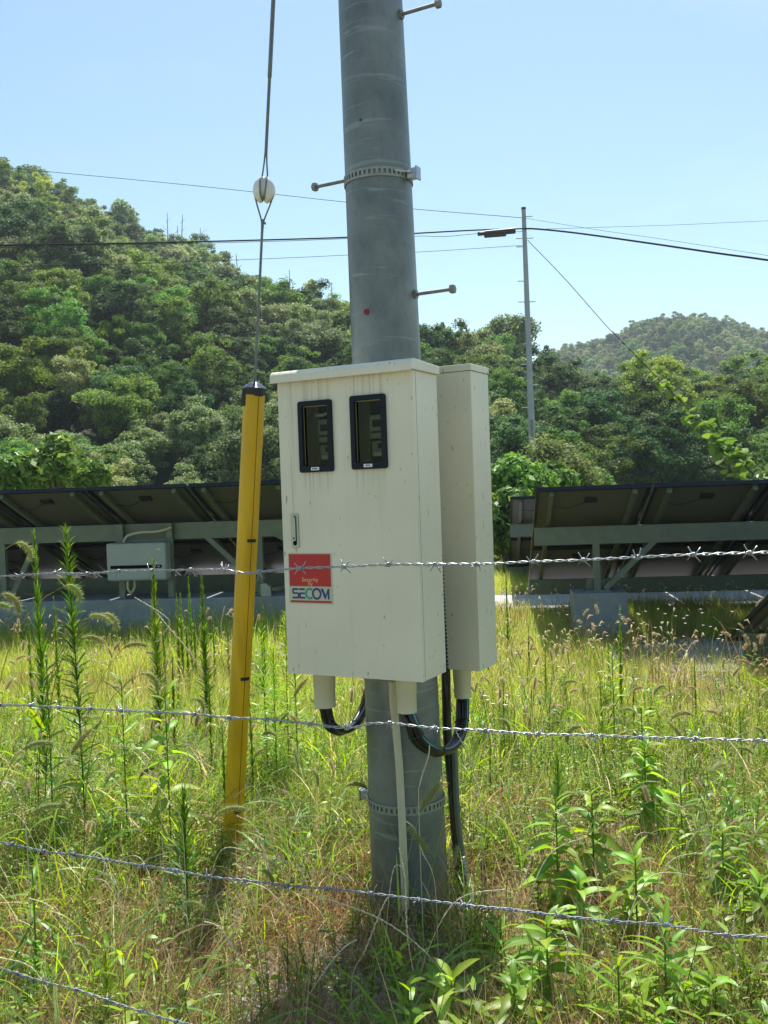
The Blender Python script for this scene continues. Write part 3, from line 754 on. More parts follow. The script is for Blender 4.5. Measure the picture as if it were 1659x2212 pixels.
# cable sockets and the tail conduit
def socket(px0, px1, pyt, pyb, plane_in, parent, zroot):
    P = cab.matrix_basis @ Vector((0, plane_in, 0)); a = on_plane((px0 + px1) / 2, pyt, P, FN); b_ = on_plane((px0 + px1) / 2, pyb, P, FN)
    r = (on_plane(px1, pyt, P, FN) - on_plane(px0, pyt, P, FN)).length * math.cos(YAW) / 2
    m = MB(); m.lathe([(r * .78, 0), (r, .0), (r, .062), (r * 1.04, .064), (r * 1.06, zroot - b_.z + .002)], (a.x, a.y, b_.z), None, 28)
    m.build('cable_socket', M['pvc'], parent, smooth=True); return Vector((a.x, a.y, b_.z)), r
s1, r1 = socket(678.5, 723, 1475, 1526, .085, cab, ZB)
s2, r2 = socket(856, 899, 1485, 1538, .075, cab, ZB)
# second cabinet on the far side of the pole
C2W, C2D = .47, .165
C2 = Vector((.319, 3.32, 0)) - FX * C2W; Z2B, Z2T = .850, 1.905
cb2 = empty('terminal_cabinet', (C2.x, C2.y, Z2B), -YAW, 'plain cream steel box behind the pole, without windows', 'electrical box')
m = MB(); m.box((C2W / 2, C2D / 2, (Z2T - Z2B) / 2), (C2W, C2D, Z2T - Z2B)); m.build('body', M['cream'], cb2, world=False, bevel=.002)
m = MB(); m.box((C2W / 2, C2D / 2, Z2T - Z2B + .013), (C2W + .006, C2D + .006, .023)); m.build('lid', M['cream'], cb2, world=False, bevel=.002)
m = MB(); m.lathe([(.0035, 0), (.0035, .004)], (C2W + .003, C2D - .012, Z2T - Z2B + .004), Matrix(((0, 0, 1), (0, 1, 0), (-1, 0, 0))), 8); m.build('lid_screw', M['handle'], cb2, world=False)
P = cb2.matrix_basis @ Vector((0, .06, 0))
a = on_plane(998, 1453, P, FN); b_ = on_plane(998, 1506, P, FN); r3 = .031
m = MB(); m.lathe([(r3 * .78, 0), (r3, 0), (r3, .055), (r3 * 1.06, .058), (r3 * 1.06, Z2B - b_.z + .002)], (a.x, a.y, b_.z), None, 28); m.build('cable_socket', M['pvc'], cb2, smooth=True)
s3 = Vector((a.x, a.y, b_.z))
m = MB(); m.box((C2W * .4, -.022, .75), (.16, .04, .05)); m.box((C2W * .4, -.022, .20), (.16, .04, .05)); m.build('mounting_rail', M['galv_dull'], cb2, world=False)
m = MB(); m.box((CW / 2, CD + .015, CH * .78), (.26, .028, .045)); m.box((CW / 2, CD + .015, CH * .2), (.26, .028, .045)); m.build('mounting_rail', M['galv_dull'], cab, world=False)

# cables: each loop is a pair of black cables with coloured stripes, tied together
def cable_loop(label, pts, off, r=.0125, stripes=('stripe_red', 'stripe_teal'), ties=(.5,)):
    mid = pts[len(pts) // 2]
    root = empty('power_cable', (mid[0], mid[1], mid[2]), 0, label, 'cable', 'black cables hanging under the boxes')
    off = Vector(off)
    for k, sgn in enumerate((-1, 1)):
        pp = spline([Vector(p) + off * sgn for p in pts], 10)
        m = MB(); m.tube(pp, r, 14); cbl = m.build('cable', M['cable'], root, smooth=True)
        st = stripes[k]
        if st:
            m = MB(); q = [p + (Vector((0, -1, 0)) * .80 + Vector((-.55 if k == 0 else .45, 0, .35))).normalized() * (r * .93) for p in pp]; m.tube(q, .0026, 5); m.build('stripe', M[st], cbl)
    pc = spline(pts, 10)
    for tt in ties:
        i = int(tt * (len(pc) - 1)); d = (pc[min(i + 1, len(pc) - 1)] - pc[i - 1]).normalized()
        u = off.normalized(); w = d.cross(u).normalized(); m = MB(); ringp = []
        R1, R2 = off.length + r + .0015, r + .0015
        ringp = [pc[i] + u * R1 * math.cos(a_ * math.pi / 10) + w * R2 * math.sin(a_ * math.pi / 10) for a_ in range(21)]
        m.tube(ringp, .0022, 5, cap=False); m.build('cable_tie', M['black_pl'], root)
    return root
z = s1
cable_loop('twin black cable hanging in a loop left of the pole',
           [s1 + Vector((-.006, 0, .03)), s1, s1 + Vector((.008, .01, -.05)), at(718, 1572, 3.16), at(742, 1580, 3.24), at(768, 1562, 3.34), at(790, 1520, 3.44), at(806, 1450, 3.46), at(810, 1400, 3.46)],
           FX * .0105 + Vector((0, 0, .004)), .0118, stripes=('stripe_red', None), ties=(.33, .62))
cable_loop('twin black cable with coloured stripes looping between the two boxes',
           [s2 + Vector((.002, 0, .03)), s2, at(890, 1565, 3.00), at(903, 1597, 3.02), at(928, 1617, 3.05), at(958, 1624, 3.12), at(984, 1605, 3.24), at(997, 1570, 3.33), s3, s3 + Vector((0, 0, .03))],
           FX * .0120 + Vector((0, 0, .004)), .0132, ties=(.30, .52, .80))
# cream flat conduit down the front of the pole
pts = [at(848, 1470, 3.09), at(850, 1520, 3.12), at(854, 1560, 3.14), at(862, 1650, 3.145)] + [(lambda pn: pn[0] + pn[1] * .013)(on_pole(*q)) for q in ((866, 1700), (869, 1760), (872, 1830), (875, 1900), (877, 1960))]
m = MB(); pp = spline(pts, 8); m.tube(pp, .0135, 12)
cn = m.build('cream_conduit', M['pvc'], None, smooth=True)
tag(cn, 'thin cream plastic conduit strapped down the front of the pole', 'conduit')
# cables and pipe behind the right flank of the pole
def vert_run(name, label, cat, pts, r, mat, sides=12):
    m = MB(); m.tube(spline(pts, 8), r, sides); o = m.build(name, mat, None, smooth=True); return tag(o, label, cat)
vert_run('black_conduit', 'thick black corrugated tube running down behind the right flank of the pole', 'conduit',
         [at(962, 1400, 3.46), at(964, 1500, 3.46), at(967, 1600, 3.46), at(976, 1700, 3.45), at(983, 1790, 3.44), at(990, 1860, 3.43), at(1000, 1930, 3.40)], .017, M['cable'])
vert_run('black_cable', 'slimmer black cable beside the corrugated tube at the right of the pole', 'cable',
         [at(975, 1610, 3.44), at(978, 1700, 3.44), at(988, 1800, 3.42), at(1000, 1880, 3.40), at(1012, 1960, 3.38)], .0115, M['cable'])
vert_run('grey_conduit', 'grey steel pipe leaning away from the right side of the pole', 'conduit',
         [at(982, 1600, 3.40), at(986, 1720, 3.40), at(991, 1790, 3.39), at(1000, 1850, 3.38), at(1010, 1895, 3.36), at(1018, 1940, 3.34)], .0105, M['galv_dull'])
# corrugated flexible end
fp = spline([at(1000, 1850, 3.36), at(1012, 1915, 3.34), at(1024, 1955, 3.30), at(1046, 1972, 3.26), at(1066, 1992, 3.22)], 26)
m = MB(); m.tube(fp, [.0095 if i % 3 else .0072 for i in range(len(fp))], 10)
tag(m.build('flexible_conduit', M['galv'], None, smooth=True), 'ribbed metal flexible hose ending on the gravel right of the pole base', 'conduit')
# cable ladder strip (toothed edge) beside the pole
m = MB()
for k in range(34):
    z0_ = .82 + k * .0135; c_ = pole_axis(z0_) + FX * (pole_r(z0_) + .028) + FN * .05
    m.box(c_, (.010, .006, .008), Matrix((FX, FN, EZ)).transposed())
m.bar(pole_axis(.78) + FX * (pole_r(.8) + .022) + FN * .052, pole_axis(1.32) + FX * (pole_r(1.3) + .022) + FN * .052, .012, .006)
tag(m.build('toothed_strip', M['black_pl'], None), 'black toothed strip beside the pole just under the rear box', 'strip')

# ================================================================== GUY WIRE, GUARD, INSULATOR
GA = Vector((-.68, 3.9, 0)); GT = Vector((-.02, 3.4, 6.8))
gd = (GT - GA).normalized()
def gpt(z): return GA + (GT - GA) * (z / 6.8)
guard_top = gpt(at(557, 838, 3.75).z)
guard = empty('guy_guard', GA, 0, 'tall yellow plastic guard tube over the lower end of the guy wire', 'guy guard')
# seam toward the right front
side = gd.cross(Vector((0, -1, 0))).normalized()        # to the right as we look
if side.x < 0: side = -side
front = side.cross(gd).normalized()
if front.y > 0: front = -front
Lg = (guard_top - GA).length
m = MB(); NS = 40; r = .0425; seam = R(33)
# tube with a narrow real slot for the seam
vs = []; steps = 24
for i in range(steps + 1):
    c_ = GA - gd * .05 + gd * ((Lg + .05) * i / steps); rr = r * (.93 + .07 * i / steps)
    for k in range(NS + 1):
        a_ = seam + R(1.6) + (2 * math.pi - R(3.2)) * k / NS
        d_ = front * math.cos(a_) + side * math.sin(a_); vs.append(c_ + d_ * rr)
fs = [(i * (NS + 1) + k, i * (NS + 1) + k + 1, (i + 1) * (NS + 1) + k + 1, (i + 1) * (NS + 1) + k) for i in range(steps) for k in range(NS)]
m.add(vs, fs); gt_ = m.build('tube', M['yellow'], guard, smooth=True)
m = MB(); m.tube([GA, guard_top - gd * .01], r * .86, 24); m.build('inner_tube', M['black_pl'], guard, smooth=True)
qm = Matrix((side, front, gd)).transposed()
if qm.determinant() < 0: qm = Matrix((side, -front, gd)).transposed()
m = MB(); m.lathe([(.0445, -.026), (.0450, .0), (.0430, .001)], guard_top, qm, 32); m.build('collar', M['black_pl'], guard, smooth=True)
m = MB(); m.lathe([(.0480, .000), (.0475, .002), (.026, .018), (.010, .027), (.006, .030)], guard_top, qm, 16); m.build('cap', M['cap_metal'], guard)
m = MB(); c_ = guard_top - gd * .037 - side * .034 + front * .030
m.box(c_, (.020, .004, .07), Matrix((side, front, gd)).transposed()); m.build('collar_tab', M['black_pl'], guard, bevel=.002)
def gz_of(py): # guard axis point at a photo row
    best = min((abs((lambda P: P)(0)), 0) for _ in (0,)); lo, hi = 0, 2.2
    for _ in range(40):
        mid = (lo + hi) / 2; P = gpt(mid); v = P - Vector((0, 0, CAM_H)); yy = CY - FPX * v.dot(cu) / v.dot(f0)
        if yy > py: lo = mid
        else: hi = mid
    return gpt((lo + hi) / 2)
for py in (852, 1165, 1461, 1745):
    c_ = gz_of(py); d_ = front * math.cos(seam) + side * math.sin(seam); t_ = gd.cross(d_).normalized()
    m = MB(); mm = Matrix((t_, d_, gd)).transposed(); rr = r * .98
    for s_ in (-1, 0, 1):
        an = seam + s_ * .28; dd_ = front * math.cos(an) + side * math.sin(an); tt_ = gd.cross(dd_).normalized()
        m.box(c_ + dd_ * (rr + .0015), (.0135, .006, .0125), Matrix((tt_, dd_, gd)).transposed())
    m.build('clip', M['black_pl'], guard, bevel=.001)
# guy strand with insulator
zi = at(583, 395, 3.62).z; ci = gpt(zi)
gw = empty('guy_wire', (ci.x, ci.y, ci.z), 0, 'steel guy wire rising from the yellow guard past the white insulator', 'guy wire')
hI = .052
lo_split = ci - gd * .125; hi_split = ci + gd * .125
sd_ = side
m = MB(); m.tube([guard_top - gd * .1, lo_split], .0052, 8); m.build('strand', M['strand'], gw, smooth=True)
m = MB(); m.tube([hi_split, ci + gd * 1.0], [.0062, .0062], 8); m.tube([ci + gd * .42, ci + gd * .90], .0082, 8); m.build('strand', M['strand'], gw, smooth=True)
m = MB(); m.tube([ci + gd * .98, GT], .0055, 8); m.build('strand', M['cable'], gw, smooth=True)
for s_ in (-1, 1):
    m = MB(); m.tube(spline([lo_split - gd * .02 + sd_ * s_ * .003, lo_split + gd * .01 + sd_ * s_ * .005, ci - gd * .05 + sd_ * s_ * .027, ci - gd * .01 + sd_ * s_ * .036, ci + gd * .03 + sd_ * s_ * .026, ci + gd * .045 + sd_ * s_ * .010], 6), .0034, 6); m.build('strand_leg', M['strand'], gw, smooth=True)
    m = MB(); m.tube(spline([hi_split + gd * .02 + sd_ * s_ * .003, hi_split - gd * .02 + sd_ * s_ * .005, ci + gd * .055 + sd_ * s_ * .010, ci + gd * .03 + sd_ * s_ * .012 + front * .036, ci - gd * .02 + sd_ * s_ * .009 + front * .040, ci - gd * .045 + front * .02], 6), .0034, 6); m.build('strand_leg', M['strand'], gw, smooth=True)
m = MB(); m.tube([lo_split - gd * .005, lo_split + gd * .014], .0065, 8); m.box(lo_split + sd_ * .009, (.008, .006, .008)); m.build('wire_clip', M['strand'], gw)
# insulator: an egg with one groove down the front and one round the sides
ins_ = empty('guy_insulator', (ci.x, ci.y, ci.z), 0, 'white porcelain egg insulator in the guy wire', 'insulator')
m = MB(); U, V_ = 64, 40; vs = []
for j in range(V_ + 1):
    ph = math.pi * j / V_
    for i in range(U):
        th_ = 2 * math.pi * i / U
        x, y, z_ = math.sin(ph) * math.cos(th_), math.sin(ph) * math.sin(th_), math.cos(ph)
        k = 1.0
        # groove in the plane x = 0 open at the lower end, groove in y = 0 open at the upper end
        k -= .30 * math.exp(-(x / .17) ** 2) * (1 / (1 + math.exp((z_ - .75) * 9))) * (1 if True else 0)
        k -= .24 * math.exp(-(y / .15) ** 2) * (1 / (1 + math.exp((-z_ - .55) * 9))) * (abs(x) > .3)
        p = Vector((x * .0445 * k, y * .0445 * k, z_ * .0520 * (k * .75 + .25)))
        vs.append(ci + side * p.x - front * p.y + gd * p.z)
fs = [(j * U + i, j * U + (i + 1) % U, (j + 1) * U + (i + 1) % U, (j + 1) * U + i) for j in range(V_) for i in range(U)]
m.add(vs, fs); m.build('insulator_body', M['porcelain'], ins_, smooth=True, auto=False)

# ================================================================== FAR POLE AND OVERHEAD CABLES
fpz = at(1131, 450, 35).z; fpb = at(1152, 1000, 35)
FPB = Vector((fpb.x, 35, 0)); FPT = Vector((at(1131, 450, 35).x, 35, fpz))
fp_ = empty('utility_pole', FPB, 0, 'slim grey utility pole standing far behind the solar arrays', 'utility pole')
m = MB(); m.tube([FPB + (FPT - FPB) * (k / 8) for k in range(9)], [.145 - .07 * k / 8 for k in range(9)], 20); m.build('shaft', M['far_pole'], fp_, smooth=True)
m = MB(); m.tube([FPT - EZ * .05, FPT + EZ * .03], .085, 14); m.build('cap', M['black_pl'], fp_)
for k, (py, sides_) in enumerate(((515, 'lr'), (607, 'l'), (652, 'lr'), (697, 'r'), (787, 'l'), (832, 'r'), (880, 'l'), (922, 'r'), (966, 'l'), (1010, 'r'), (468, 'r'), (533, 'l'))):
    c_ = at(1131 + (py - 450) * .036, py, 35); 
    for s_ in sides_:
        sg = 1 if s_ == 'r' else -1; m = MB(); m.tube([c_ + Vector((sg * .05, -.02, 0)), c_ + Vector((sg * .32, -.02, .0))], .018, 6); m.build('step_bolt', M['far_pole'], fp_)
m = MB(); c_ = at(1149, 925, 34.84); m.box(c_, (.10, .01, .62)); m.build('number_plate', M['galv_dull'], fp_)
def cable(name, label, pts, r, mat=None, sides=6, cat='cable'):
    mid = pts[len(pts) // 2]; m = MB(); m.tube(spline(pts, 10), r, sides); o = m.build(name, mat or M['cable_far'], None, smooth=True); return tag(o, label, cat)
cable('overhead_cable', 'thick black cable crossing the left hill to the far pole', [at(-700, 545, 23), at(-300, 537, 25), at(0, 530, 27), at(250, 526, 29), at(470, 521, 31), at(740, 513, 32.5), at(900, 504, 33.5), at(1030, 497, 34.4), at(1131, 494, 34.9)], .024)
cable('overhead_cable', 'thick black cable sloping down to the right from the far pole', [at(1134, 494, 34.9), at(1165, 495, 34.5), at(1250, 504, 33), at(1400, 525, 31), at(1550, 547, 29), at(1659, 562, 28), at(1900, 600, 25)], .030)
cable('support_wire', 'thin wire just under the thick cable left of the far pole', [at(-300, 540, 26), at(300, 528, 30), at(600, 521, 32), at(760, 515, 33), at(900, 510, 34), at(960, 511, 34.3), at(1030, 505, 34.6), at(1128, 500, 35)], .009)
cable('telephone_wire', 'highest thin wire falling from the left hilltop to the far pole', [at(-400, 322, 40), at(0, 361, 39), at(400, 399, 38), at(750, 437, 37), at(900, 452, 36), at(1060, 465, 35.4), at(1133, 471, 35)], .010)
cable('telephone_wire', 'faint thin wire running right from the top of the far pole', [at(1133, 471, 35), at(1200, 482, 34), at(1300, 498, 33), at(1420, 515, 32), at(1659, 552, 30), at(1900, 590, 28)], .006)
cable('telephone_wire', 'faint thin wire rising slightly to the right edge', [at(1160, 495, 40), at(1300, 491, 42), at(1480, 485, 44), at(1659, 477, 46), at(1900, 468, 50)], .008)
cable('telephone_wire', 'lowest thin wire reaching the far pole from the left hillside', [at(-300, 585, 30), at(0, 577, 31), at(300, 569, 32), at(600, 558, 33), at(750, 551, 33.8), at(930, 543, 34.5), at(1128, 530, 35)], .008)
cable('pole_guy', 'thin guy wire slanting from the far pole down to the right', [at(1140, 519, 34.9), at(1220, 602, 33.5), at(1310, 704, 31.5), at(1352, 746, 30.5), at(1430, 826, 29), at(1530, 925, 27), at(1600, 996, 25.5), at(1680, 1078, 24)], .012, cat='guy wire')
cl = empty('cable_closure', at(1072, 503, 34.4), 0, 'black splice case hanging from the cable left of the far pole', 'splice case')
cm = at(1072, 503, 34.4)
m = MB(); m.tube([at(1047, 504.5, 34.4), at(1113, 498, 34.4)], .105, 12); m.tube([at(1032, 505.5, 34.4), at(1062, 503, 34.4)], .07, 12); m.build('case', M['black_pl'], cl, smooth=True)
m = MB(); m.bar(at(1046, 509.5, 34.4), at(1093, 506, 34.4), .14, .13); m.build('lower_case', M['black_pl'], cl, bevel=.02)

# ================================================================== BARBED WIRE
YL_, YR_ = 2.16, 1.60
FL = at(0, 1240, YL_); FR = at(1659, 1197, YR_)
fdir = Vector((FR.x - FL.x, FR.y - FL.y, 0)).normalized(); fnorm = Vector((-fdir.y, fdir.x, 0))
def barb_mesh(seed):
    rr = random.Random(seed); m = MB(); r = .0012
    # coil round the x axis, ends stick out
    for (x0_, ph, sg) in ((-.0035, rr.uniform(0, 6.28), 1), (.003, rr.uniform(0, 6.28), -1)):
        pts = []
        n_ = 22
        for k in range(n_ + 1):
            a_ = ph + k / n_ * 2 * math.pi * 1.6; pts.append(Vector((x0_ + sg * k / n_ * .0055, math.cos(a_) * .0036, math.sin(a_) * .0036)))
        d0 = (pts[0] - pts[1]).normalized(); d1 = (pts[-1] - pts[-2]).normalized()
        L1, L2 = rr.uniform(.013, .019), rr.uniform(.013, .019)
        s0 = pts[0] + (d0 + Vector((-sg * rr.uniform(.1, .7), 0, 0))).normalized() * L1
        s1_ = pts[-1] + (d1 + Vector((sg * rr.uniform(.1, .7), 0, 0))).normalized() * L2
        m.tube([s0] + pts + [s1_], [r * .75] + [r] * len(pts) + [r * .75], 6)
    return m
BARBS = [[barb_mesh(40 + i).mesh('barb', mt_, smooth=True) for i in range(7)] for mt_ in (M['wire'], M['wire_old'])]
def barbed(label, pix, barbs, mi):
    P = [on_plane(px, py, FL, fnorm) for px, py in pix]
    e0 = P[0] - (P[1] - P[0]).normalized() * 0; 
    root = empty('barbed_wire', P[len(P) // 2], 0, label, 'barbed wire', 'barbed wires of the fence in the foreground')
    path = spline(P, 20)
    # resample evenly
    d = [0]
    for i in range(1, len(path)): d.append(d[-1] + (path[i] - path[i - 1]).length)
    L = d[-1]; step = .0055; n_ = int(L / step); px_ = []
    arr = np.array([tuple(p) for p in path]); dd_ = np.array(d)
    tt = np.linspace(0, L, n_)
    cen = np.stack([np.interp(tt, dd_, arr[:, k]) for k in range(3)], 1)
    wob = rnd.uniform(0, 6)
    for s_ in (0, math.pi):
        ph = tt / .046 * 2 * math.pi + s_ + wob + .6 * np.sin(tt * 5)
        up = np.array([0, 0, 1.0]); nn_ = np.array(tuple(fnorm))
        pts = cen + np.cos(ph)[:, None] * up * .00165 + np.sin(ph)[:, None] * nn_ * .00165
        m = MB(); m.tube([Vector(p) for p in pts], .00125, 5); m.build('strand', (M['wire'], M['wire_old'])[mi], root, smooth=True, auto=False)
    inv_ = wm(root).inverted()
    for bx in barbs:
        # nearest path point to this photo column
        best = None
        for i in range(0, len(path) - 1):
            v = path[i] - Vector((0, 0, CAM_H)); xx = CX + FPX * v.dot(cr) / v.dot(f0)
            if best is None or abs(xx - bx) < best[0]: best = (abs(xx - bx), i)
        i = best[1]; t_ = (path[i + 1] - path[i]).normalized()
        o = bpy.data.objects.new('barb', rnd.choice(BARBS[mi])); COL.objects.link(o); o.parent = root
        rot = t_.to_track_quat('X', 'Z').to_matrix().to_4x4() @ Matrix.Rotation(rnd.uniform(0, 6.28), 4, 'X')
        o.matrix_basis = inv_ @ (Matrix.Translation(path[i]) @ rot)
W1p = [(-900, 1262), (-300, 1249), (0, 1244.7), (50, 1242.4), (119, 1238.6), (188, 1239.3), (257, 1234), (328, 1232.8), (413, 1230.9), (484, 1231.6), (530, 1238.5), (560, 1235.5), (640, 1228), (745, 1224), (835, 1219.5), (935, 1219), (1053, 1218), (1142, 1213.7), (1261, 1209.7), (1378, 1203.5), (1499, 1198), (1630, 1194), (1900, 1186), (2300, 1180), (2900, 1165), (3700, 1140)]
barbed('topmost barbed wire, crossing in front of the red sticker on the meter box', W1p, [-180, -110, -60, -10, 50, 119, 188, 257, 328, 413, 484, 560, 650, 745, 838, 938, 1030, 1150, 1262, 1378, 1499, 1620, 1760, 1900], 0)
W2p = [(-900, 1500), (-300, 1515), (0, 1522.8), (65, 1524), (127, 1528), (195, 1531), (262, 1535), (345, 1539), (420, 1543), (495, 1550), (577, 1554), (670, 1564), (750, 1573), (800, 1563), (829, 1563), (842, 1562), (942, 1573), (1049, 1578), (1162, 1586), (1279, 1588), (1384, 1593), (1502, 1595), (1639, 1600), (1900, 1610), (2300, 1640), (2900, 1670), (3700, 1720)]
barbed('second barbed wire from the top, crossing the hanging black cables', W2p, [-130, -60, 0, 65, 127, 195, 262, 345, 420, 495, 577, 670, 750, 842, 942, 1049, 1162, 1279, 1384, 1502, 1639, 1790], 0)
W3p = [(-900, 1660), (-300, 1762), (0, 1819), (95, 1839), (160, 1846), (232, 1858), (310, 1870), (382, 1881), (452, 1894), (530, 1902), (620, 1913), (705, 1920), (802, 1930), (904, 1943), (1004, 1955), (1104, 1965), (1209, 1978), (1322, 1990), (1437, 1998), (1569, 2020), (1659, 2025), (1900, 2060), (2300, 2130), (2900, 2230), (3700, 2370)]
barbed('third barbed wire, passing in front of the pole foot', W3p, [-120, -50, 25, 95, 160, 232, 310, 382, 452, 530, 620, 705, 802, 904, 1004, 1104, 1209, 1322, 1437, 1569, 1700], 1)
W4p = [(-900, 1760), (-300, 1990), (0, 2091), (37, 2103), (97, 2122), (172, 2140), (232, 2161), (305, 2185), (375, 2205), (450, 2222), (830, 2310), (1300, 2400), (1659, 2470), (2300, 2590), (2900, 2700), (3700, 2840)]
barbed('lowest barbed wire, cutting the lower left corner', W4p, [-60, -20, 37, 97, 165, 232, 305, 380, 460, 560], 1)
# ================================================================== VEGETATION
rng = nrng
class Soup:
    """many small faces with a colour each, built with arrays"""
    def __init__(s): s.v = []; s.f = []; s.c = []; s.n = 0
    def quads(s, V4, col):
        """V4: (N,4,3), col: (N,3)"""
        N = len(V4); s.v.append(V4.reshape(-1, 3)); s.f.append((np.arange(N * 4).reshape(N, 4) + s.n)); s.n += N * 4
        s.c.append(np.repeat(col, 4, axis=0))
    def grid(s, V, col):
        """V: (N,K,2,3) ribbons of K rows; col: (N,3)"""
        N, K = V.shape[:2]; s.v.append(V.reshape(-1, 3))
        b = (np.arange(N) * K * 2)[:, None, None] + (np.arange(K - 1) * 2)[None, :, None] + np.array([0, 1, 3, 2])[None, None, :] + s.n
        s.f.append(b.reshape(-1, 4)); s.n += N * K * 2; s.c.append(np.repeat(col, K * 2, axis=0))
    def tube(s, pts, rad, col, sides=5):
        m = MB(); m.tube(pts, rad, sides, cap=False); V = np.array(m.v); F = np.array(m.f)
        s.v.append(V); s.f.append(F + s.n); s.n += len(V); s.c.append(np.tile(np.array(col, float), (len(V), 1)))
    def mesh(s, name, mat, smooth=False):
        V = np.concatenate(s.v); F = np.concatenate(s.f); Cc = np.concatenate(s.c)
        me = bpy.data.meshes.new(name); me.vertices.add(len(V)); me.vertices.foreach_set('co', V.astype(np.float32).ravel())
        me.loops.add(F.size); me.loops.foreach_set('vertex_index', F.astype(np.int32).ravel())
        me.polygons.add(len(F)); me.polygons.foreach_set('loop_start', np.arange(0, F.size, 4, dtype=np.int32))
        me.update(calc_edges=True)
        ca = me.color_attributes.new('Col', 'FLOAT_COLOR', 'POINT')
        ca.data.foreach_set('color', np.concatenate([np.clip(Cc, 0, 1), np.ones((len(Cc), 1))], 1).astype(np.float32).ravel())
        me.materials.append(mat)
        if smooth: me.shade_smooth()
        me.validate()
        return me

def unit(v): return v / (np.linalg.norm(v, axis=-1, keepdims=True) + 1e-9)
def pick(pal, N):
    pal = np.array(pal, float); c = pal[rng.integers(0, len(pal), N)]
    return c * rng.uniform(.78, 1.25, (N, 1)) * rng.uniform(.94, 1.06, (N, 3))

GREEN = [(.14, .255, .025), (.19, .31, .032), (.10, .195, .025), (.25, .36, .045)]
FRESH = [(.24, .40, .035), (.30, .45, .05), (.20, .35, .03)]
YELL = [(.38, .51, .085), (.44, .52, .12), (.29, .44, .06), (.50, .46, .18)]
STRAW = [(.54, .44, .24), (.47, .36, .18), (.62, .52, .32), (.36, .26, .14)]
BROWN = [(.22, .14, .07), (.28, .18, .09), (.17, .12, .06)]

def ribbon(N, base, az, L, lean, curl, width, segs=5, pw=.8, twist=None):
    """arching blades: (N, segs+1, 2, 3)"""
    t = np.linspace(0, 1, segs + 1)[None, :]
    ang = lean[:, None] + curl[:, None] * t ** 1.4        # angle from upright along the blade
    ds = L[:, None] / segs
    mid = (ang[:, 1:] + ang[:, :-1]) / 2
    h = np.concatenate([np.zeros((N, 1)), np.cumsum(np.sin(mid) * ds, 1)], 1)
    z = np.concatenate([np.zeros((N, 1)), np.cumsum(np.cos(mid) * ds, 1)], 1)
    dx, dy = np.cos(az)[:, None], np.sin(az)[:, None]
    c = np.stack([base[:, 0:1] + dx * h, base[:, 1:2] + dy * h, base[:, 2:3] + z], -1)
    tw = (twist if twist is not None else rng.uniform(-.9, .9, N))[:, None] * (.3 + t)
    prof = np.minimum(1, .55 + t * 2.2) * (1 - t ** 2.2) ** pw
    w = width[:, None] * prof
    w[:, -1] = width * .05
    # sideways, tipped by the twist
    sx = np.stack([-dy * np.cos(tw) + dx * np.cos(ang) * np.sin(tw), dx * np.cos(tw) + dy * np.cos(ang) * np.sin(tw), -np.sin(ang) * np.sin(tw)], -1)
    return np.stack([c - sx * w[..., None] / 2, c + sx * w[..., None] / 2], 2)

def tuft(seed, n, rad, L0, L1, w0, w1, pal, lean=(.05, .5), curl=(.2, 1.6), segs=5, dry=0.0, sheath=True):
    s = Soup(); a = rng.uniform(0, 2 * np.pi, n); r = rad * np.sqrt(rng.uniform(0, 1, n))
    base = np.stack([r * np.cos(a), r * np.sin(a), np.full(n, -.01)], 1)
    az = rng.uniform(0, 2 * np.pi, n); L = rng.uniform(L0, L1, n) * rng.uniform(.6, 1, n)
    V = ribbon(n, base, az, L, rng.uniform(*lean, n), rng.uniform(*curl, n), rng.uniform(w0, w1, n), segs)
    c = pick(pal, n)
    if dry:
        k = rng.uniform(0, 1, n) < dry; c[k] = pick(STRAW, int(k.sum()))
    s.grid(V, c); return s

def leaf_quads(N, pos, az, elev, L, W, bend=.3):
    """small folded leaves as two-quad ribbons"""
    return ribbon(N, pos, az, L, np.pi / 2 - elev, np.full(N, bend) * rng.uniform(.3, 1.6, N), W, 3, pw=.7)

def herb(n_st, H0, H1, leafL, leafW, pal, rad=.08, step=.018, elev=(.1, .8)):
    """a small leafy weed of a few stems"""
    s = Soup()
    for _ in range(n_st):
        a = rng.uniform(0, 6.28); r = rad * math.sqrt(rng.uniform(0, 1)); b = np.array([r * math.cos(a), r * math.sin(a), 0])
        H = rng.uniform(H0, H1); ld = rng.normal(0, .18, 2)
        k = np.arange(.2 * H, H, step); N = len(k)
        if N < 2: continue
        c = np.stack([b[0] + ld[0] * k, b[1] + ld[1] * k, k], 1)
        s.tube([Vector((b[0], b[1], -.01)), Vector(c[N // 2]), Vector(c[-1])], [.0016, .0013, .0008], pick(pal, 1)[0] * .8, 4)
        az = np.arange(N) * 2.4 + rng.uniform(0, 6); sc = (1.05 - .6 * (k / H) ** 2)
        V = leaf_quads(N, c, az, rng.uniform(*elev, N), leafL * sc * rng.uniform(.7, 1.2, N), leafW * sc * rng.uniform(.8, 1.2, N), .7)
        s.grid(V, pick(pal, N))
    return s

def stems(n, L0, L1, pal, seedpal, rad=.1, w=.0016):
    """thin dry stalks with beaded seed rows"""
    s = Soup(); a = rng.uniform(0, 2 * np.pi, n); r = rad * np.sqrt(rng.uniform(0, 1, n))
    base = np.stack([r * np.cos(a), r * np.sin(a), np.full(n, -.01)], 1); az = rng.uniform(0, 2 * np.pi, n)
    L = rng.uniform(L0, L1, n); V = ribbon(n, base, az, L, rng.uniform(.02, .45, n), rng.uniform(.1, 1.1, n), np.full(n, w), 6, pw=.3)
    s.grid(V, pick(pal, n)); return s

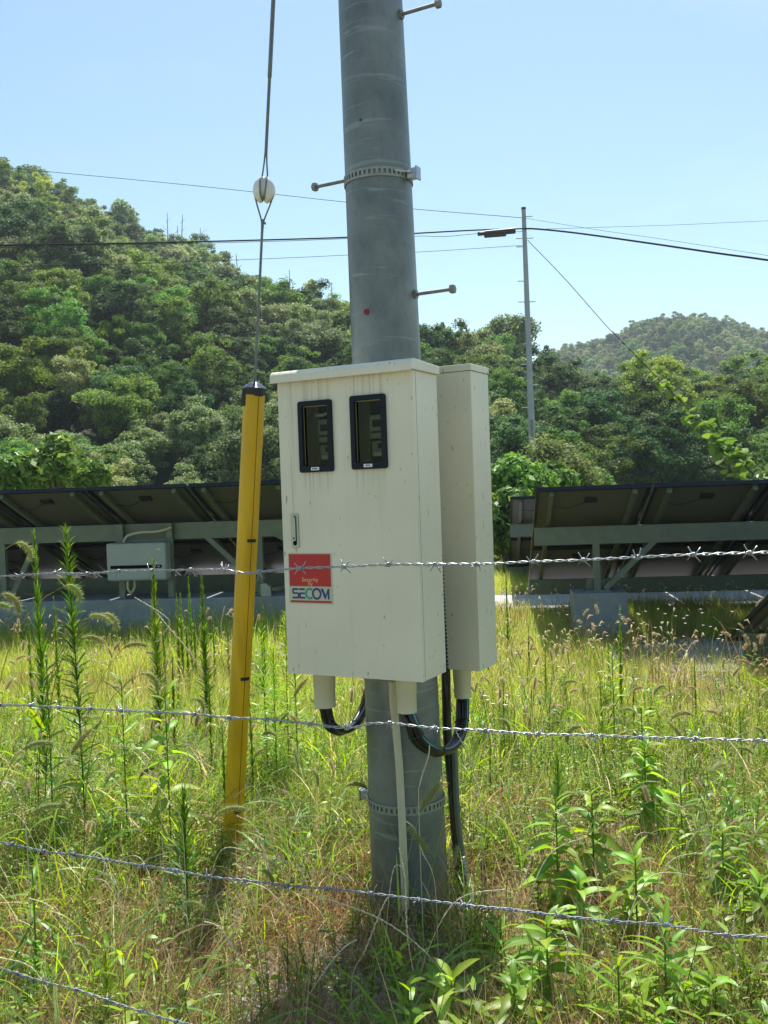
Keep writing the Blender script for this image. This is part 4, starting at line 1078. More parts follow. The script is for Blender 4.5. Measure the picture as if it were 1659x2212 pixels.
# ---- the low growth as scattered tufts -------------------------------------------------
def variants(name, makers, mat):
    col = bpy.data.collections.new(name)
    for i, s in enumerate(makers):
        me = s.mesh(name, mat); o = bpy.data.objects.new('%s_%02d' % (name, i), me); col.objects.link(o)
    return col

def scatter(name, label, cat, xy, z, col, scl, tilt=.12, rot=None, sxy=None):
    N = len(xy); P = np.concatenate([xy, np.asarray(z).reshape(-1, 1) if np.ndim(z) else np.full((N, 1), z)], 1)
    me = bpy.data.meshes.new(name); me.vertices.add(N); me.vertices.foreach_set('co', P.astype(np.float32).ravel())
    rt = np.stack([rng.normal(0, tilt, N), rng.normal(0, tilt, N), rng.uniform(0, 6.283, N)], 1)
    a = me.attributes.new('rot', 'FLOAT_VECTOR', 'POINT'); a.data.foreach_set('vector', rt.astype(np.float32).ravel())
    a = me.attributes.new('scl', 'FLOAT', 'POINT'); a.data.foreach_set('value', np.asarray(scl, dtype=np.float32))
    a = me.attributes.new('vid', 'INT', 'POINT'); a.data.foreach_set('value', rng.integers(0, len(col.objects), N).astype(np.int32))
    o = link_mesh(name, me); tag(o, label, cat, kind='stuff')
    ng = bpy.data.node_groups.new(name, 'GeometryNodeTree')
    ng.interface.new_socket('Geometry', in_out='INPUT', socket_type='NodeSocketGeometry'); ng.interface.new_socket('Geometry', in_out='OUTPUT', socket_type='NodeSocketGeometry')
    gi = ng.nodes.new('NodeGroupInput'); go = ng.nodes.new('NodeGroupOutput')
    ip = ng.nodes.new('GeometryNodeInstanceOnPoints'); ci_ = ng.nodes.new('GeometryNodeCollectionInfo')
    ci_.inputs['Collection'].default_value = col; ci_.inputs['Separate Children'].default_value = True; ci_.inputs['Reset Children'].default_value = True
    def na(nm, ty):
        n_ = ng.nodes.new('GeometryNodeInputNamedAttribute'); n_.data_type = ty; n_.inputs['Name'].default_value = nm; return n_.outputs['Attribute']
    er = ng.nodes.new('FunctionNodeEulerToRotation'); L = ng.links
    L.new(na('rot', 'FLOAT_VECTOR'), er.inputs[0]); L.new(er.outputs[0], ip.inputs['Rotation'])
    L.new(na('scl', 'FLOAT'), ip.inputs['Scale']); L.new(na('vid', 'INT'), ip.inputs['Instance Index'])
    ip.inputs['Pick Instance'].default_value = True
    L.new(gi.outputs[0], ip.inputs['Points']); L.new(ci_.outputs[0], ip.inputs['Instance']); L.new(ip.outputs[0], go.inputs[0])
    md = o.modifiers.new('scatter', 'NODES'); md.node_group = ng
    return o

def vnoise(x, y, seed=0, sc=1.0):
    """smooth value noise 0..1"""
    r_ = np.random.default_rng(seed); G = r_.uniform(0, 1, (64, 64)); x = np.asarray(x) * sc + 32; y = np.asarray(y) * sc + 32
    i = np.floor(x).astype(int) % 64; j = np.floor(y).astype(int) % 64; fx = x - np.floor(x); fy = y - np.floor(y)
    fx = fx * fx * (3 - 2 * fx); fy = fy * fy * (3 - 2 * fy)
    return (G[i, j] * (1 - fx) + G[(i + 1) % 64, j] * fx) * (1 - fy) + (G[i, (j + 1) % 64] * (1 - fx) + G[(i + 1) % 64, (j + 1) % 64] * fx) * fy

def field(n, y0, y1, half=.52, marg=.8, power=1.0):
    """random ground points in the wedge that the view covers, a step wider on each side"""
    y = y0 + (y1 - y0) * rng.uniform(0, 1, n) ** power; w = half * y + marg
    keep = rng.uniform(0, 1, n) < w / (half * y1 + marg)
    y = y[keep]; w = w[keep]
    return np.stack([rng.uniform(-1, 1, len(y)) * w, y], 1)

def bare(x, y):
    """1 on bare gravel: round the pole foot, toward us and to the right of it, and on the pad"""
    d1 = np.hypot((x + .12) / .62, (y - 2.75) / .55)
    d2 = np.hypot((x - .42) / .36, (y - 3.15) / .5)
    d3 = np.hypot((x + .60) / .26, (y - 3.4) / .62)
    d4 = np.hypot((x - 2.95) / 1.1, (y - 8.0) / .75)
    b = np.maximum.reduce([np.clip((1.35 - d1) * 1.5, 0, .93), np.clip((1.25 - d2) * 1.6, 0, .92), np.clip((1.1 - d3) * 2.0, 0, .88), np.clip((1.3 - d4) * 2, 0, .97)])
    b = np.maximum(b, (vnoise(x, y, 5, 1.7) > .70) * .55 * (y > 2.6))
    b = np.maximum(b, np.clip((1.1 - np.hypot((x - .85) / .28, (y - 3.9) / .55)) * 2, 0, .85))
    return b
def blocked(x, y):
    """on the concrete, the road or inside the pole"""
    p = np.stack([x, y], 1); ok = np.zeros(len(x), bool)
    ok |= np.hypot(x - .047, y - 3.3) < .15
    ok |= np.hypot(x + .68, y - 3.9) < .06
    lxx = (x - OL.x) * EX.x + (y - OL.y) * EX.y; lyy = (x - OL.x) * EY.x + (y - OL.y) * EY.y
    ok |= (lyy > .5) & (lyy < 1.1) & (lxx < lx(900, .7))
    lyr = x * EY.x + (y - 11.25) * EY.y
    ok |= (lyr > -.05) & (lyr < 1.8)
    lxx = (x - P1.x) * EX.x + (y - P1.y) * EX.y; lyy = (x - P1.x) * EY.x + (y - P1.y) * EY.y
    ok |= (np.abs(lyy - .78) < .24) & ((np.abs(lxx - xsup) < .27) | (np.abs(lxx - xsup - 3.4) < .27))
    return ok
xsup = (at(1275, 1200, 8.95).x - P1.x) / math.cos(ALF)
def plant_pts(n, y0, y1, keepf, **k):
    p = field(n, y0, y1, **k); x, y = p[:, 0], p[:, 1]
    pr = keepf(x, y) ; m_ = (rng.uniform(0, 1, len(x)) < pr) & ~blocked(x, y)
    return p[m_]

V_long = variants('grass_tuft', [tuft(i, 34, .06, .22, .50, .0035, .0085, GREEN + FRESH, (.05, .5), (.5, 2.1), 6, .16) for i in range(8)], M['blade'])
V_fine = variants('fine_grass', [tuft(i, 70, .10, .14, .38, .0018, .0040, YELL + FRESH + YELL, (.0, .4), (.0, .9), 4, .14) for i in range(8)], M['blade'])
V_dry = variants('dry_grass', [tuft(i, 60, .10, .14, .44, .0012, .0026, STRAW + BROWN, (.1, 1.1), (.0, 1.2), 4) for i in range(6)], M['blade'])
V_thatch = variants('straw_litter', [tuft(i, 46, .12, .08, .26, .0014, .0030, STRAW + BROWN, (1.2, 1.62), (-.1, .25), 3) for i in range(6)], M['blade'])
V_herb = variants('low_weed', [herb(6, .06, .20, .030, .010, GREEN + FRESH, .09, .011) for i in range(6)], M['leaf'])
V_lance = variants('leafy_weed', [herb(3, .18, .40, .085, .019, FRESH + FRESH + GREEN, .06, .017, (.2, .9)) for i in range(6)], M['leaf'])
V_wide = variants('wide_grass', [tuft(20 + i, 7, .05, .35, .62, .009, .014, [(.15, .27, .07), (.19, .32, .08), (.12, .24, .04)], (.1, .5), (1.0, 2.6), 9) for i in range(8)], M['wideblade'])
V_round = variants('round_weed', [herb(7, .05, .16, .030, .020, GREEN + FRESH, .10, .014) for i in range(5)], M['leaf'])
V_stalk = variants('thin_stalk', [stems(9, .35, .62, BROWN + STRAW + YELL[:1], STRAW, .12) for i in range(5)], M['blade'])

left = lambda x, y: 1 / (1 + np.exp((x + .25 * y * .35) * 3.0))        # 1 at the left, 0 at the right
nearf = lambda y, a, b: np.clip((b - y) / (b - a), 0, 1)
p = plant_pts(9000, 2.0, 5.6, lambda x, y: (.15 + .85 * left(x, y)) * (1 - bare(x, y)) * (.15 + .9 * vnoise(x, y, 1, 1.6)) * nearf(y, 4.2, 5.8) * np.where(y < 2.9, .28, 1))
scatter('long_grass', 'long arching green grass in the foreground', 'grass', p, 0, V_long, rng.uniform(.6, 1.15, len(p)))
p = plant_pts(1500, 1.9, 3.2, lambda x, y: (.5 * (x > .1)) * (1 - .75 * bare(x, y)))
scatter('long_grass', 'green grass growing in front of the pole foot', 'grass', p, 0, V_long, rng.uniform(.5, .85, len(p)))
p = plant_pts(60000, 3.0, 16.0, lambda x, y: (.25 + .75 * np.clip((y - 3) / 1.6, 0, 1)) * (1 - .93 * bare(x, y)) * np.where(y > 11.1, .35, 1) * (.35 + .8 * vnoise(x, y, 2, 1.1)), power=.8)
sc_ = rng.uniform(.5, 1.0, len(p)) * (.75 + .4 * vnoise(p[:, 0], p[:, 1], 9, .7)) * np.where((p[:, 0] > 1.7) & (p[:, 1] > 6.0) & (p[:, 1] < 8.8), .55, 1) * np.where(p[:, 1] < 3.9, .85, 1) * np.where((p[:, 0] < -.9) & (p[:, 1] > 7.4) & (p[:, 1] < 9.6), 1.55, 1); scatter('meadow_grass', 'yellow green fine grass covering the meadow', 'grass', p, 0, V_fine, sc_)
p = plant_pts(22000, 1.9, 5.5, lambda x, y: (.75 - .25 * left(x, y) + .3 * (vnoise(x, y, 3, 1.2) > .5)) * (1 - .97 * bare(x, y)) * nearf(y, 2.9, 4.6) * np.where(y < 3.3, 1.3, 1) * np.where(x > .3, .7, 1))
scatter('dry_grass', 'dry straw coloured grass between the green', 'dry grass', p, 0, V_dry, rng.uniform(.5, 1.1, len(p)))
p = plant_pts(9000, 15.5, 37, lambda x, y: .8 + 0 * x); scatter('meadow_grass', 'rough grass beyond the road up to the foot of the hill', 'grass', p, 0, V_fine, rng.uniform(1.5, 2.8, len(p)))
p = plant_pts(9000, 5.0, 11, lambda x, y: .35 * (1 - .8 * bare(x, y)))
scatter('dry_grass', 'dry grass scattered through the meadow', 'dry grass', p, 0, V_dry, rng.uniform(.6, 1.1, len(p)))
p = plant_pts(9000, 1.9, 5.0, lambda x, y: .9 * (1 - .80 * bare(x, y)))
scatter('straw_litter', 'flattened dead straw lying on the soil', 'straw', p, .012, V_thatch, rng.uniform(.6, 1.2, len(p)))
p = plant_pts(12000, 2.0, 6.5, lambda x, y: (.35 + .5 * vnoise(x, y, 4, 1.6)) * (1 - .8 * bare(x, y)) * nearf(y, 5, 7))
scatter('low_weeds', 'low small leaved green weeds among the grass', 'weeds', p, 0, V_herb, rng.uniform(.6, 1.3, len(p)))
p = plant_pts(3600, 2.1, 6.5, lambda x, y: (.16 + .5 * (x > .42)) * (vnoise(x, y, 6, 1.6) > .42) * np.where((x > .42) & (y > 3.8), .25, 1) * (1 - bare(x, y)))
scatter('leafy_weeds', 'knee high narrow leaved weeds in patches', 'weeds', p, 0, V_lance, rng.uniform(.6, 1.15, len(p)))
p = plant_pts(1300, 2.2, 7.5, lambda x, y: .28 * (1 - .4 * bare(x, y)))
scatter('dry_stalks', 'thin dry brown stalks standing above the grass', 'dry stalks', p, 0, V_stalk, rng.uniform(.6, 1.1, len(p)))

p = plant_pts(1500, 2.1, 5.2, lambda x, y: (.10 + .8 * left(x, y)) * (1 - bare(x, y)))
scatter('broad_grass', 'broad bladed grass arching over the finer grass', 'grass', p, 0, V_wide, rng.uniform(.55, 1.1, len(p)))
p = plant_pts(5000, 2.0, 4.6, lambda x, y: (.35 + .5 * vnoise(x, y, 8, 1.9)) * (1 - .85 * bare(x, y)))
scatter('low_weeds', 'low round leaved weeds near the ground', 'weeds', p, 0, V_round, rng.uniform(.6, 1.2, len(p)))
# gravel stones
def stone(seed):
    bm = bmesh.new(); bmesh.ops.create_icosphere(bm, subdivisions=1, radius=1.0)
    r_ = random.Random(seed)
    for v in bm.verts: v.co = Vector((v.co.x * 1.2, v.co.y * .9, v.co.z * .6)) * r_.uniform(.75, 1.15)
    me = bpy.data.meshes.new('stone'); bm.to_mesh(me); bm.free(); me.materials.append(M['stone']); return me
sc_col = bpy.data.collections.new('stones')
for i in range(6): sc_col.objects.link(bpy.data.objects.new('stone_%02d' % i, stone(i)))
p = field(90000, 2.1, 4.9); p = p[(rng.uniform(0, 1, len(p)) < np.clip(bare(p[:, 0], p[:, 1]) * 1.6 + .12, 0, 1)) & ~blocked(p[:, 0], p[:, 1])]
scatter('gravel', 'crushed grey gravel on the bare soil round the pole foot', 'gravel', p, .006, sc_col, rng.uniform(.005, .016, len(p)), tilt=1.0)
p = field(40000, 6.9, 8.9, .5, .2); p = p[(rng.uniform(0, 1, len(p)) < np.clip(bare(p[:, 0], p[:, 1]), 0, 1)) & (p[:, 0] > 1.5)]
scatter('gravel', 'loose gravel on the pale patch near the right edge', 'gravel', p, .02, sc_col, rng.uniform(.006, .014, len(p)), tilt=1.0)

# ---- foxtails: things, each with its stalk, leaves and drooping head ---------------------
def foxtail_parts(seed, L, arch, headL, headr, pal):
    r_ = random.Random(seed); s = Soup(); pts = []; ang = .04 + r_.uniform(0, .12); p_ = Vector((0, 0, 0)); n_ = 14
    for k in range(n_ + 1):
        pts.append(p_.copy()); t = k / n_; ang += arch * (t ** 3) / n_ * 3.2; p_ = p_ + Vector((math.sin(ang), 0, math.cos(ang))) * (L / n_)
    s.tube(pts, [.0014 - .0007 * k / n_ for k in range(n_ + 1)], (.26, .27, .08), 5)
    st = s.mesh('stalk', M['blade'])
    h = Soup(); hp = []; p_ = pts[-1].copy()
    for k in range(9):
        hp.append(p_.copy()); ang += arch * .16; p_ = p_ + Vector((math.sin(ang), 0, math.cos(ang))) * (headL / 8)
    rads = [headr * (.35, .75, .95, 1, 1, .95, .85, .65, .25)[k] * .62 for k in range(9)]
    c0 = np.array(pal[0]); h.tube(hp, rads, c0 * .8, 8)
    # bristles
    N = 300; k = rng.uniform(0, 8, N); i = np.clip(k.astype(int), 0, 7); fr_ = (k - i)[:, None]
    HP = np.array([tuple(q) for q in hp]); c = HP[i] * (1 - fr_) + HP[i + 1] * fr_; tan = unit(HP[i + 1] - HP[i])
    rd_ = unit(np.cross(tan, rng.normal(0, 1, (N, 3)))); d_ = unit(rd_ + tan * rng.uniform(.25, .9, (N, 1)))
    ln = headr * rng.uniform(.8, 1.6, (N, 1)); sd = unit(np.cross(d_, rng.normal(0, 1, (N, 3)))) * .00045
    b0 = c + rd_ * headr * .35; tip = b0 + d_ * ln
    h.quads(np.stack([b0 - sd, b0 + sd, tip + sd * .3, tip - sd * .3], 1), pick(pal, N))
    hd = h.mesh('seed_head', M['head'])
    lv = Soup(); nl = 3; zb = np.array([pts[int(2 + j * 2.5)] for j in range(nl)])
    lv.grid(ribbon(nl, zb, rng.uniform(0, 6.28, nl), rng.uniform(.12, .24, nl), rng.uniform(.3, .7, nl), rng.uniform(.8, 1.8, nl), rng.uniform(.005, .008, nl), 7), pick(GREEN + FRESH, nl))
    lf = lv.mesh('blades', M['blade'])
    mid = hp[4]
    return st, hd, lf, mid, hp[0]
FX_G = [foxtail_parts(i, 1.0 * a_, b_, .098, .0125, ((.34, .38, .14), (.42, .44, .20), (.30, .36, .12))) for i, (a_, b_) in enumerate(((.55, .9), (.60, 1.5), (.5, .35), (.62, 1.1)))]
FX_S = [foxtail_parts(10 + i, 1.0 * a_, b_, .075, .0105, ((.52, .42, .26), (.60, .50, .34), (.50, .44, .24))) for i, (a_, b_) in enumerate(((.50, .35), (.45, .15), (.52, .7)))]
FX_LAB = {
    (0, 0): 'green bristly foxtail grass nodding in the foreground left of the pole',
    (0, 1): 'green bristly foxtail grass standing in the foreground right of the pole',
    (1, 0): 'straw coloured foxtail grass in the meadow left of the pole',
    (1, 1): 'straw coloured foxtail grass in the meadow right of the pole'}
def foxtail(kind, var, pos, sc, rz, label=None):
    st, hd, lf, mid, tip = (FX_G, FX_S)[kind][var]
    lab = label or FX_LAB[(kind, 0 if pos[0] < .05 * pos[1] else 1)]
    root = empty('foxtail_grass', (pos[0], pos[1], 0), rz, lab, 'foxtail grass', 'foxtails with bristly heads in the meadow')
    root.scale = (sc, sc, sc)
    for nm, me in (('stalk', st), ('seed_head', hd), ('blades', lf)): 
        o = bpy.data.objects.new(nm, me); COL.objects.link(o); o.parent = root
        if nm == 'blades': o['kind'] = 'stuff'
        if nm == 'seed_head':
            k = min(1, 1.05 / sc); o.scale = (k, k, k); o.location = tip * (1 - k)
def foxtail_at(px, py, Y, kind, var, rz, label=None):
    P = at(px, py, Y); mid = (FX_G, FX_S)[kind][var][3]; sc = P.z / mid.z
    off = Vector((math.cos(rz) * mid.x - math.sin(rz) * mid.y, math.sin(rz) * mid.x + math.cos(rz) * mid.y, 0)) * sc
    foxtail(kind, var, (P.x - off.x, P.y - off.y), sc, rz, label)
for a_ in ((505, 1745, 3.0, 0, 0, .2, 'large green foxtail head lying against the foot of the yellow guard'), (583, 1890, 2.75, 0, 1, .0, 'arched green foxtail head touching the third barbed wire left of the pole'),
           (380, 1835, 3.0, 0, 1, .1, 'green foxtail head beside the bushy narrow leaved plant'), (420, 1950, 2.6, 0, 3, .1, 'green foxtail head curled below the third barbed wire'),
           (182, 2050, 2.5, 0, 1, .0, 'green foxtail head near the lower left corner'), (933, 1712, 2.7, 0, 2, .3, 'pale glowing foxtail head in front of the pole band'),
           (905, 1812, 2.75, 0, 2, 2.6, 'pale glowing foxtail head in front of the pole below the band'), (95, 1200, 3.6, 0, 1, .0, 'arched foxtail head just above the top barbed wire at the left'),
           (25, 1295, 3.3, 0, 0, .0, None), (65, 1310, 3.2, 0, 1, .1, None), (235, 1330, 3.8, 0, 3, -.2, None), (265, 1345, 3.9, 0, 1, .1, None), (310, 1385, 3.9, 0, 0, .4, None), (192, 1285, 3.9, 0, 1, .2, None),
           (215, 1375, 4.0, 0, 3, .3, None), (345, 1470, 3.6, 0, 1, .3, None), (110, 1740, 2.9, 0, 0, .4, None), (95, 1600, 3.0, 0, 0, .6, None), (180, 1590, 3.1, 0, 2, .3, None), (150, 1640, 3.0, 0, 3, 2.0, None),
           (985, 1850, 2.9, 0, 2, 1.2, None), (700, 2010, 2.7, 0, 3, .3, None), (1555, 1650, 2.9, 0, 0, .8, None), (1500, 1740, 3.0, 0, 3, .2, None), (1230, 1580, 3.6, 0, 1, 2.8, None), (650, 1480, 4.2, 0, 2, .4, None), (640, 1630, 3.8, 0, 2, 1.9, None), (760, 1650, 3.9, 0, 3, 2.2, None)):
    foxtail_at(*a_[:6], label=a_[6])
pts_ = field(1200, 3.0, 8.5); pts_ = pts_[~blocked(pts_[:, 0], pts_[:, 1]) & (bare(pts_[:, 0], pts_[:, 1]) < .5)]
cnt = 0
for q in pts_:
    px_lim = (q[0] / q[1])
    if abs(px_lim) > .44: continue
    k = 0 if (q[1] < 4.6 and rnd.random() < .7) else 1
    if q[1] > 6.5 and rnd.random() < .5: continue
    foxtail(k, rnd.randrange(4 if k == 0 else 3), q, rnd.uniform(.70, 1.05) * (1.0 if q[1] > 3.4 else .85), rnd.uniform(0, 6.28)); cnt += 1
    if cnt >= 255: break

# the many smaller heads farther off
def far_head(seed):
    s = Soup()
    for _ in range(3):
        b = rng.normal(0, .06, 2); L_ = rng.uniform(.34, .50); az = rng.uniform(0, 6.28); ln = rng.uniform(.1, .35); d = np.array([math.cos(az), math.sin(az)])
        P_ = [Vector((b[0], b[1], 0)), Vector((b[0] + d[0] * ln * L_ * .3, b[1] + d[1] * ln * L_ * .3, L_ * .6)), Vector((b[0] + d[0] * ln * L_, b[1] + d[1] * ln * L_, L_))]
        s.tube(spline(P_, 3), [.0013] * 7, (.32, .32, .12), 4)
        e = P_[-1]; h1 = e + Vector((d[0] * .02, d[1] * .02, .025)); h2 = e + Vector((d[0] * .045, d[1] * .045, .030 - ln * .06))
        s.tube([e, h1, h2], [.003, .0062, .002], np.array((.60, .56, .34)) * rng.uniform(.75, 1.15), 6)
    return s
V_fh = variants('foxtail_heads', [far_head(i) for i in range(6)], M['head'])
p = plant_pts(2600, 4.0, 10.5, lambda x, y: .40 * (1 - .8 * bare(x, y)) * (.3 + vnoise(x, y, 12, .9)))
scatter('foxtail_meadow', 'many small straw coloured foxtail heads over the meadow', 'foxtail grass', p, 0, V_fh, rng.uniform(.65, 1.05, len(p)))

# pale beaded seed stalks arching in the foreground
def seed_stalk(pix, Ys, label=None, r=.0011):
    pts = [at(px, py, Y) for (px, py), Y in zip(pix, Ys)]
    b = pts[0].copy(); b.z = 0; pts = [b] + pts if pts[0].z > .04 else pts
    sp = spline(pts, 26); n_ = len(sp); root = empty('seed_stalk', sp[0], 0, label or 'pale beaded grass seed stalk arching over the foreground weeds', 'grass stalk', 'arching seed stalks in the foreground')
    cut = int(n_ * .45)
    m = MB(); m.tube([p - sp[0] for p in sp[:cut + 1]], r, 5); m.build('stalk', M['straw'], root, smooth=True, world=False)
    # flattened spikelets in two rows
    m = MB(); L_ = 0; 
    q = sp[cut:]; rad = []
    for i in range(len(q)): rad.append(.0024 if i % 2 else .0010)
    m.tube([p - sp[0] + Vector((.0008 * (1 if i % 4 < 2 else -1), 0, 0)) for i, p in enumerate(q)], rad, 5); m.build('seed_spike', M['straw'], root, smooth=True, world=False)
M['straw'] = solid('pale straw', (.66, .55, .36), .6, var=.25, vscale=60)
for a_ in (([(760, 2120), (790, 2050), (828, 1955), (843, 1935)], [2.5, 2.45, 2.4, 2.4]), ([(1000, 2200), (940, 2080), (830, 1990), (700, 1940), (640, 1925)], [2.5, 2.5, 2.55, 2.6, 2.6]),
           ([(940, 1915), (912, 1840), (895, 1790), (870, 1770)], [2.8] * 4), ([(905, 1750), (908, 1690), (925, 1635), (928, 1610)], [2.9] * 4),
           ([(900, 2150), (880, 2020), (875, 1900), (862, 1830)], [2.5] * 4), ([(640, 2205), (700, 2100), (740, 2050), (770, 2030)], [2.45] * 4),
           ([(1290, 1900), (1262, 1830), (1220, 1770), (1200, 1755)], [2.7] * 4), ([(1545, 1900), (1520, 1800), (1475, 1745), (1440, 1735)], [2.7] * 4), ([(1659, 1860), (1625, 1790), (1575, 1720), (1560, 1700)], [2.7] * 4),
           ([(1040, 1800), (1035, 1720), (1015, 1640), (985, 1580)], [3.0] * 4), ([(345, 1720), (320, 1660), (300, 1620), (240, 1610)], [3.0] * 4), ([(395, 1800), (370, 1740), (335, 1690), (300, 1660)], [2.9] * 4),
           ([(410, 1700), (408, 1640), (400, 1590), (404, 1550)], [3.1] * 4), ([(1480, 2130), (1440, 2040), (1400, 1960), (1380, 1935)], [2.4] * 4), ([(1210, 2205), (1220, 2110), (1226, 2040), (1215, 2010)], [2.35] * 4),
           ([(1600, 2200), (1590, 2080), (1585, 1990), (1600, 1930)], [2.4] * 4), ([(1400, 2200), (1390, 2100), (1395, 2000), (1410, 1960)], [2.5] * 4), ([(690, 1925), (640, 1870), (600, 1860), (575, 1880)], [2.75] * 4),
           ([(150, 2100), (160, 2030), (110, 1960), (60, 1940)], [2.4] * 4), ([(270, 2000), (240, 1900), (220, 1850), (200, 1840)], [2.6] * 4), ([(60, 1850), (50, 1760), (30, 1700), (5, 1690)], [2.7] * 4),
           ([(560, 2205), (530, 2100), (480, 2010), (440, 1990)], [2.4] * 4), ([(1100, 2000), (1120, 1930), (1140, 1880), (1150, 1830)], [2.8] * 4), ([(330, 1440), (345, 1380), (365, 1340), (290, 1290)], [3.9] * 4),
           ([(440, 1490), (425, 1430), (360, 1350), (335, 1320)], [3.7] * 4), ([(520, 1440), (500, 1400), (478, 1360), (485, 1310)], [4.2] * 4), ([(1530, 1760), (1545, 1680), (1530, 1590), (1520, 1540)], [3.0] * 4), ([(1335, 1560), (1360, 1500), (1370, 1460), (1345, 1410)], [4.0] * 4)):
    seed_stalk(*a_)
for k in range(95):
    px = rnd.uniform(0, 1659); Y = rnd.uniform(2.4, 4.4); g0 = at(px, 1100, Y); h_ = rnd.uniform(.25, .52); dx_ = rnd.uniform(-.28, .28)
    b = Vector((g0.x, Y, 0)); P_ = [b, b + Vector((dx_ * .15, 0, h_ * .5)), b + Vector((dx_ * .5, .02, h_ * .9)), b + Vector((dx_, .03, h_ * rnd.uniform(.8, 1.02)))]
    if abs(b.x - .05) < .3 and Y > 3.1: continue
    sp = spline(P_, 12)
    root = empty('seed_stalk', b, 0, 'thin pale grass seed stalk among the weeds', 'grass stalk', 'thin seed stalks among the weeds')
    m = MB(); n_ = len(sp); m.tube([p - b for p in sp[:n_ // 2 + 1]], .0009, 4); m.build('stalk', M['straw'], root, smooth=True, world=False)
    m = MB(); m.tube([p - b for p in sp[n_ // 2:]], [.0021 if i % 2 else .0009 for i in range(n_ - n_ // 2)], 4); m.build('seed_spike', M['straw'], root, smooth=True, world=False)

# ---- tall plants with narrow leaves -------------------------------------------------------
def goldenrod(H, leafL, leafW, dens, spread, pal=GREEN, bare_to=.12, up=(.9, 1.25)):
    """stem and foliage meshes for one plant of height H"""
    s = Soup(); bend = rng.normal(0, .02, 2); zz = np.linspace(0, H, 8); pts = [Vector((bend[0] * z * z, bend[1] * z * z, z)) for z in zz]
    s.tube(pts, [.0045 - .0028 * k / 7 for k in range(8)], (.16, .22, .06), 6); st = s.mesh('stem', M['leaf'])
    f = Soup(); N = int(dens * H); z = np.sort(bare_to * H + (1 - bare_to) * H * rng.uniform(0, 1, N) ** .85)
    t = z / H; c = np.stack([bend[0] * z * z, bend[1] * z * z, z], 1); az = np.arange(N) * 2.399 + rng.normal(0, .3, N)
    size = np.clip(1.15 * (1 - t ** 3 * .62), .25, 1.2) * np.clip(.45 + t * 3, .5, 1)
    el = up[0] + (up[1] - up[0]) * t + rng.normal(0, .12, N) - spread * (1 - t)
    V = ribbon(N, c, az, leafL * size * rng.uniform(.75, 1.15, N), np.pi / 2 - el, rng.uniform(.1, .8, N) * spread * 1.6, leafW * size, 4, pw=.75)
    f.grid(V, pick(pal, N)); fo = f.mesh('foliage', M['leaf'])
    return st, fo
def tall_plant(px, py, Y, var, label, group='tall narrow leaved plants rising from the grass', kinds=None, lean=(0, 0)):
    P = at(px, py, Y); H = P.z; st, fo, H0 = var; sc = H / H0
    root = empty('tall_weed', (P.x, P.y, 0), rnd.uniform(0, 6.28), label, 'weed', group); root.scale = (sc * rnd.uniform(.75, 1.1),) * 2 + (sc,)
    for nm, me in (('stem', st), ('foliage', fo)):
        o = bpy.data.objects.new(nm, me); COL.objects.link(o); o.parent = root
        if nm == 'foliage': o['kind'] = 'stuff'
def mk(H, *a, **k): return (*goldenrod(H, *a, **k), H)
G_big = mk(1.30, .105, .0100, 290, .80); G_up = mk(1.1, .080, .0100, 300, .30, up=(1.0, 1.4)); G_spire = [mk(.75, .042, .0075, 420, .18, GREEN + FRESH[:1], up=(1.15, 1.4)) for _ in range(3)]
G_bushy = mk(.55, .10, .0075, 420, .55, GREEN, up=(.75, 1.35)); G_arch = [mk(.85, .12, .009, 210, .9, FRESH, bare_to=.2, up=(.7, 1.1)) for _ in range(2)]
tall_plant(157, 1141, 4.0, G_big, 'tallest dark green plant with spreading needle like leaves, left of the inverter')
tall_plant(78, 1157, 4.4, G_up, 'tall plant with upright pressed leaves at the far left, left of the tallest one')
tall_plant(330, 1213, 5.2, G_up, 'tall upright plant in front of the right half of the inverter')
tall_plant(436, 1248, 5.6, G_up, 'slender tall plant left of the yellow guard whose tip splits in shoots')
tall_plant(395, 1712, 3.05, G_bushy, 'bushy dark green narrow leaved plant below the second wire left of the guard')
tall_plant(228, 2055, 2.45, G_bushy, 'small bushy narrow leaved plant above the lowest barbed wire')
tall_plant(1203, 1632, 3.9, G_bushy, 'bushy dark spire below the second wire right of the pole')
tall_plant(1487, 1618, 3.9, G_spire[0], 'dark leafy spire below the second wire near the right edge')
tall_plant(1336, 1312, 5.6, G_spire[1], 'tall thin spire in front of the concrete block of the right array')
for i, (px, py, Y) in enumerate(((567, 1362, 4.6), (612, 1325, 4.9), (588, 1400, 4.4), (632, 1350, 4.7))):
    tall_plant(px, py, Y, G_arch[i % 2], 'bright plant with arching ribbon leaves growing between the yellow guard and the meter box', 'bright arching plants beside the yellow guard')
SP = ((381, 1284, 7), (389, 1284, 7.1), (408, 1247, 7.2), (402, 1323, 6.9), (440, 1294, 7), (460, 1322, 6.8), (567, 1287, 7), (352, 1318, 6.9), (340, 1330, 6.7), (418, 1318, 7.2), (62, 1310, 6), (118, 1290, 6.2), (490, 1330, 7.2),
      (1055, 1590, 4.2), (1092, 1225, 8.2), (1085, 1470, 5.0), (1298, 1455, 4.9), (1366, 1455, 5.1), (1176, 1395, 6.0), (1140, 1350, 7.1), (1313, 1380, 6.5), (450, 1440, 4.6), (540, 1500, 4.2), (370, 1420, 5), (1500, 1420, 5.4), (1600, 1520, 4.4), (745, 1560, 5), (480, 1560, 3.9), (1108, 1520, 5), (1250, 1330, 7.5), (1450, 1330, 7.5))
for i, (px, py, Y) in enumerate(SP):
    tall_plant(px, py, Y, G_spire[i % 3], 'small upright green spire in the meadow %s' % ('in front of the low concrete wall' if px < 600 and Y > 5.5 else 'left of the pole' if px < 800 else 'right of the boxes'), 'small green spires in the meadow')

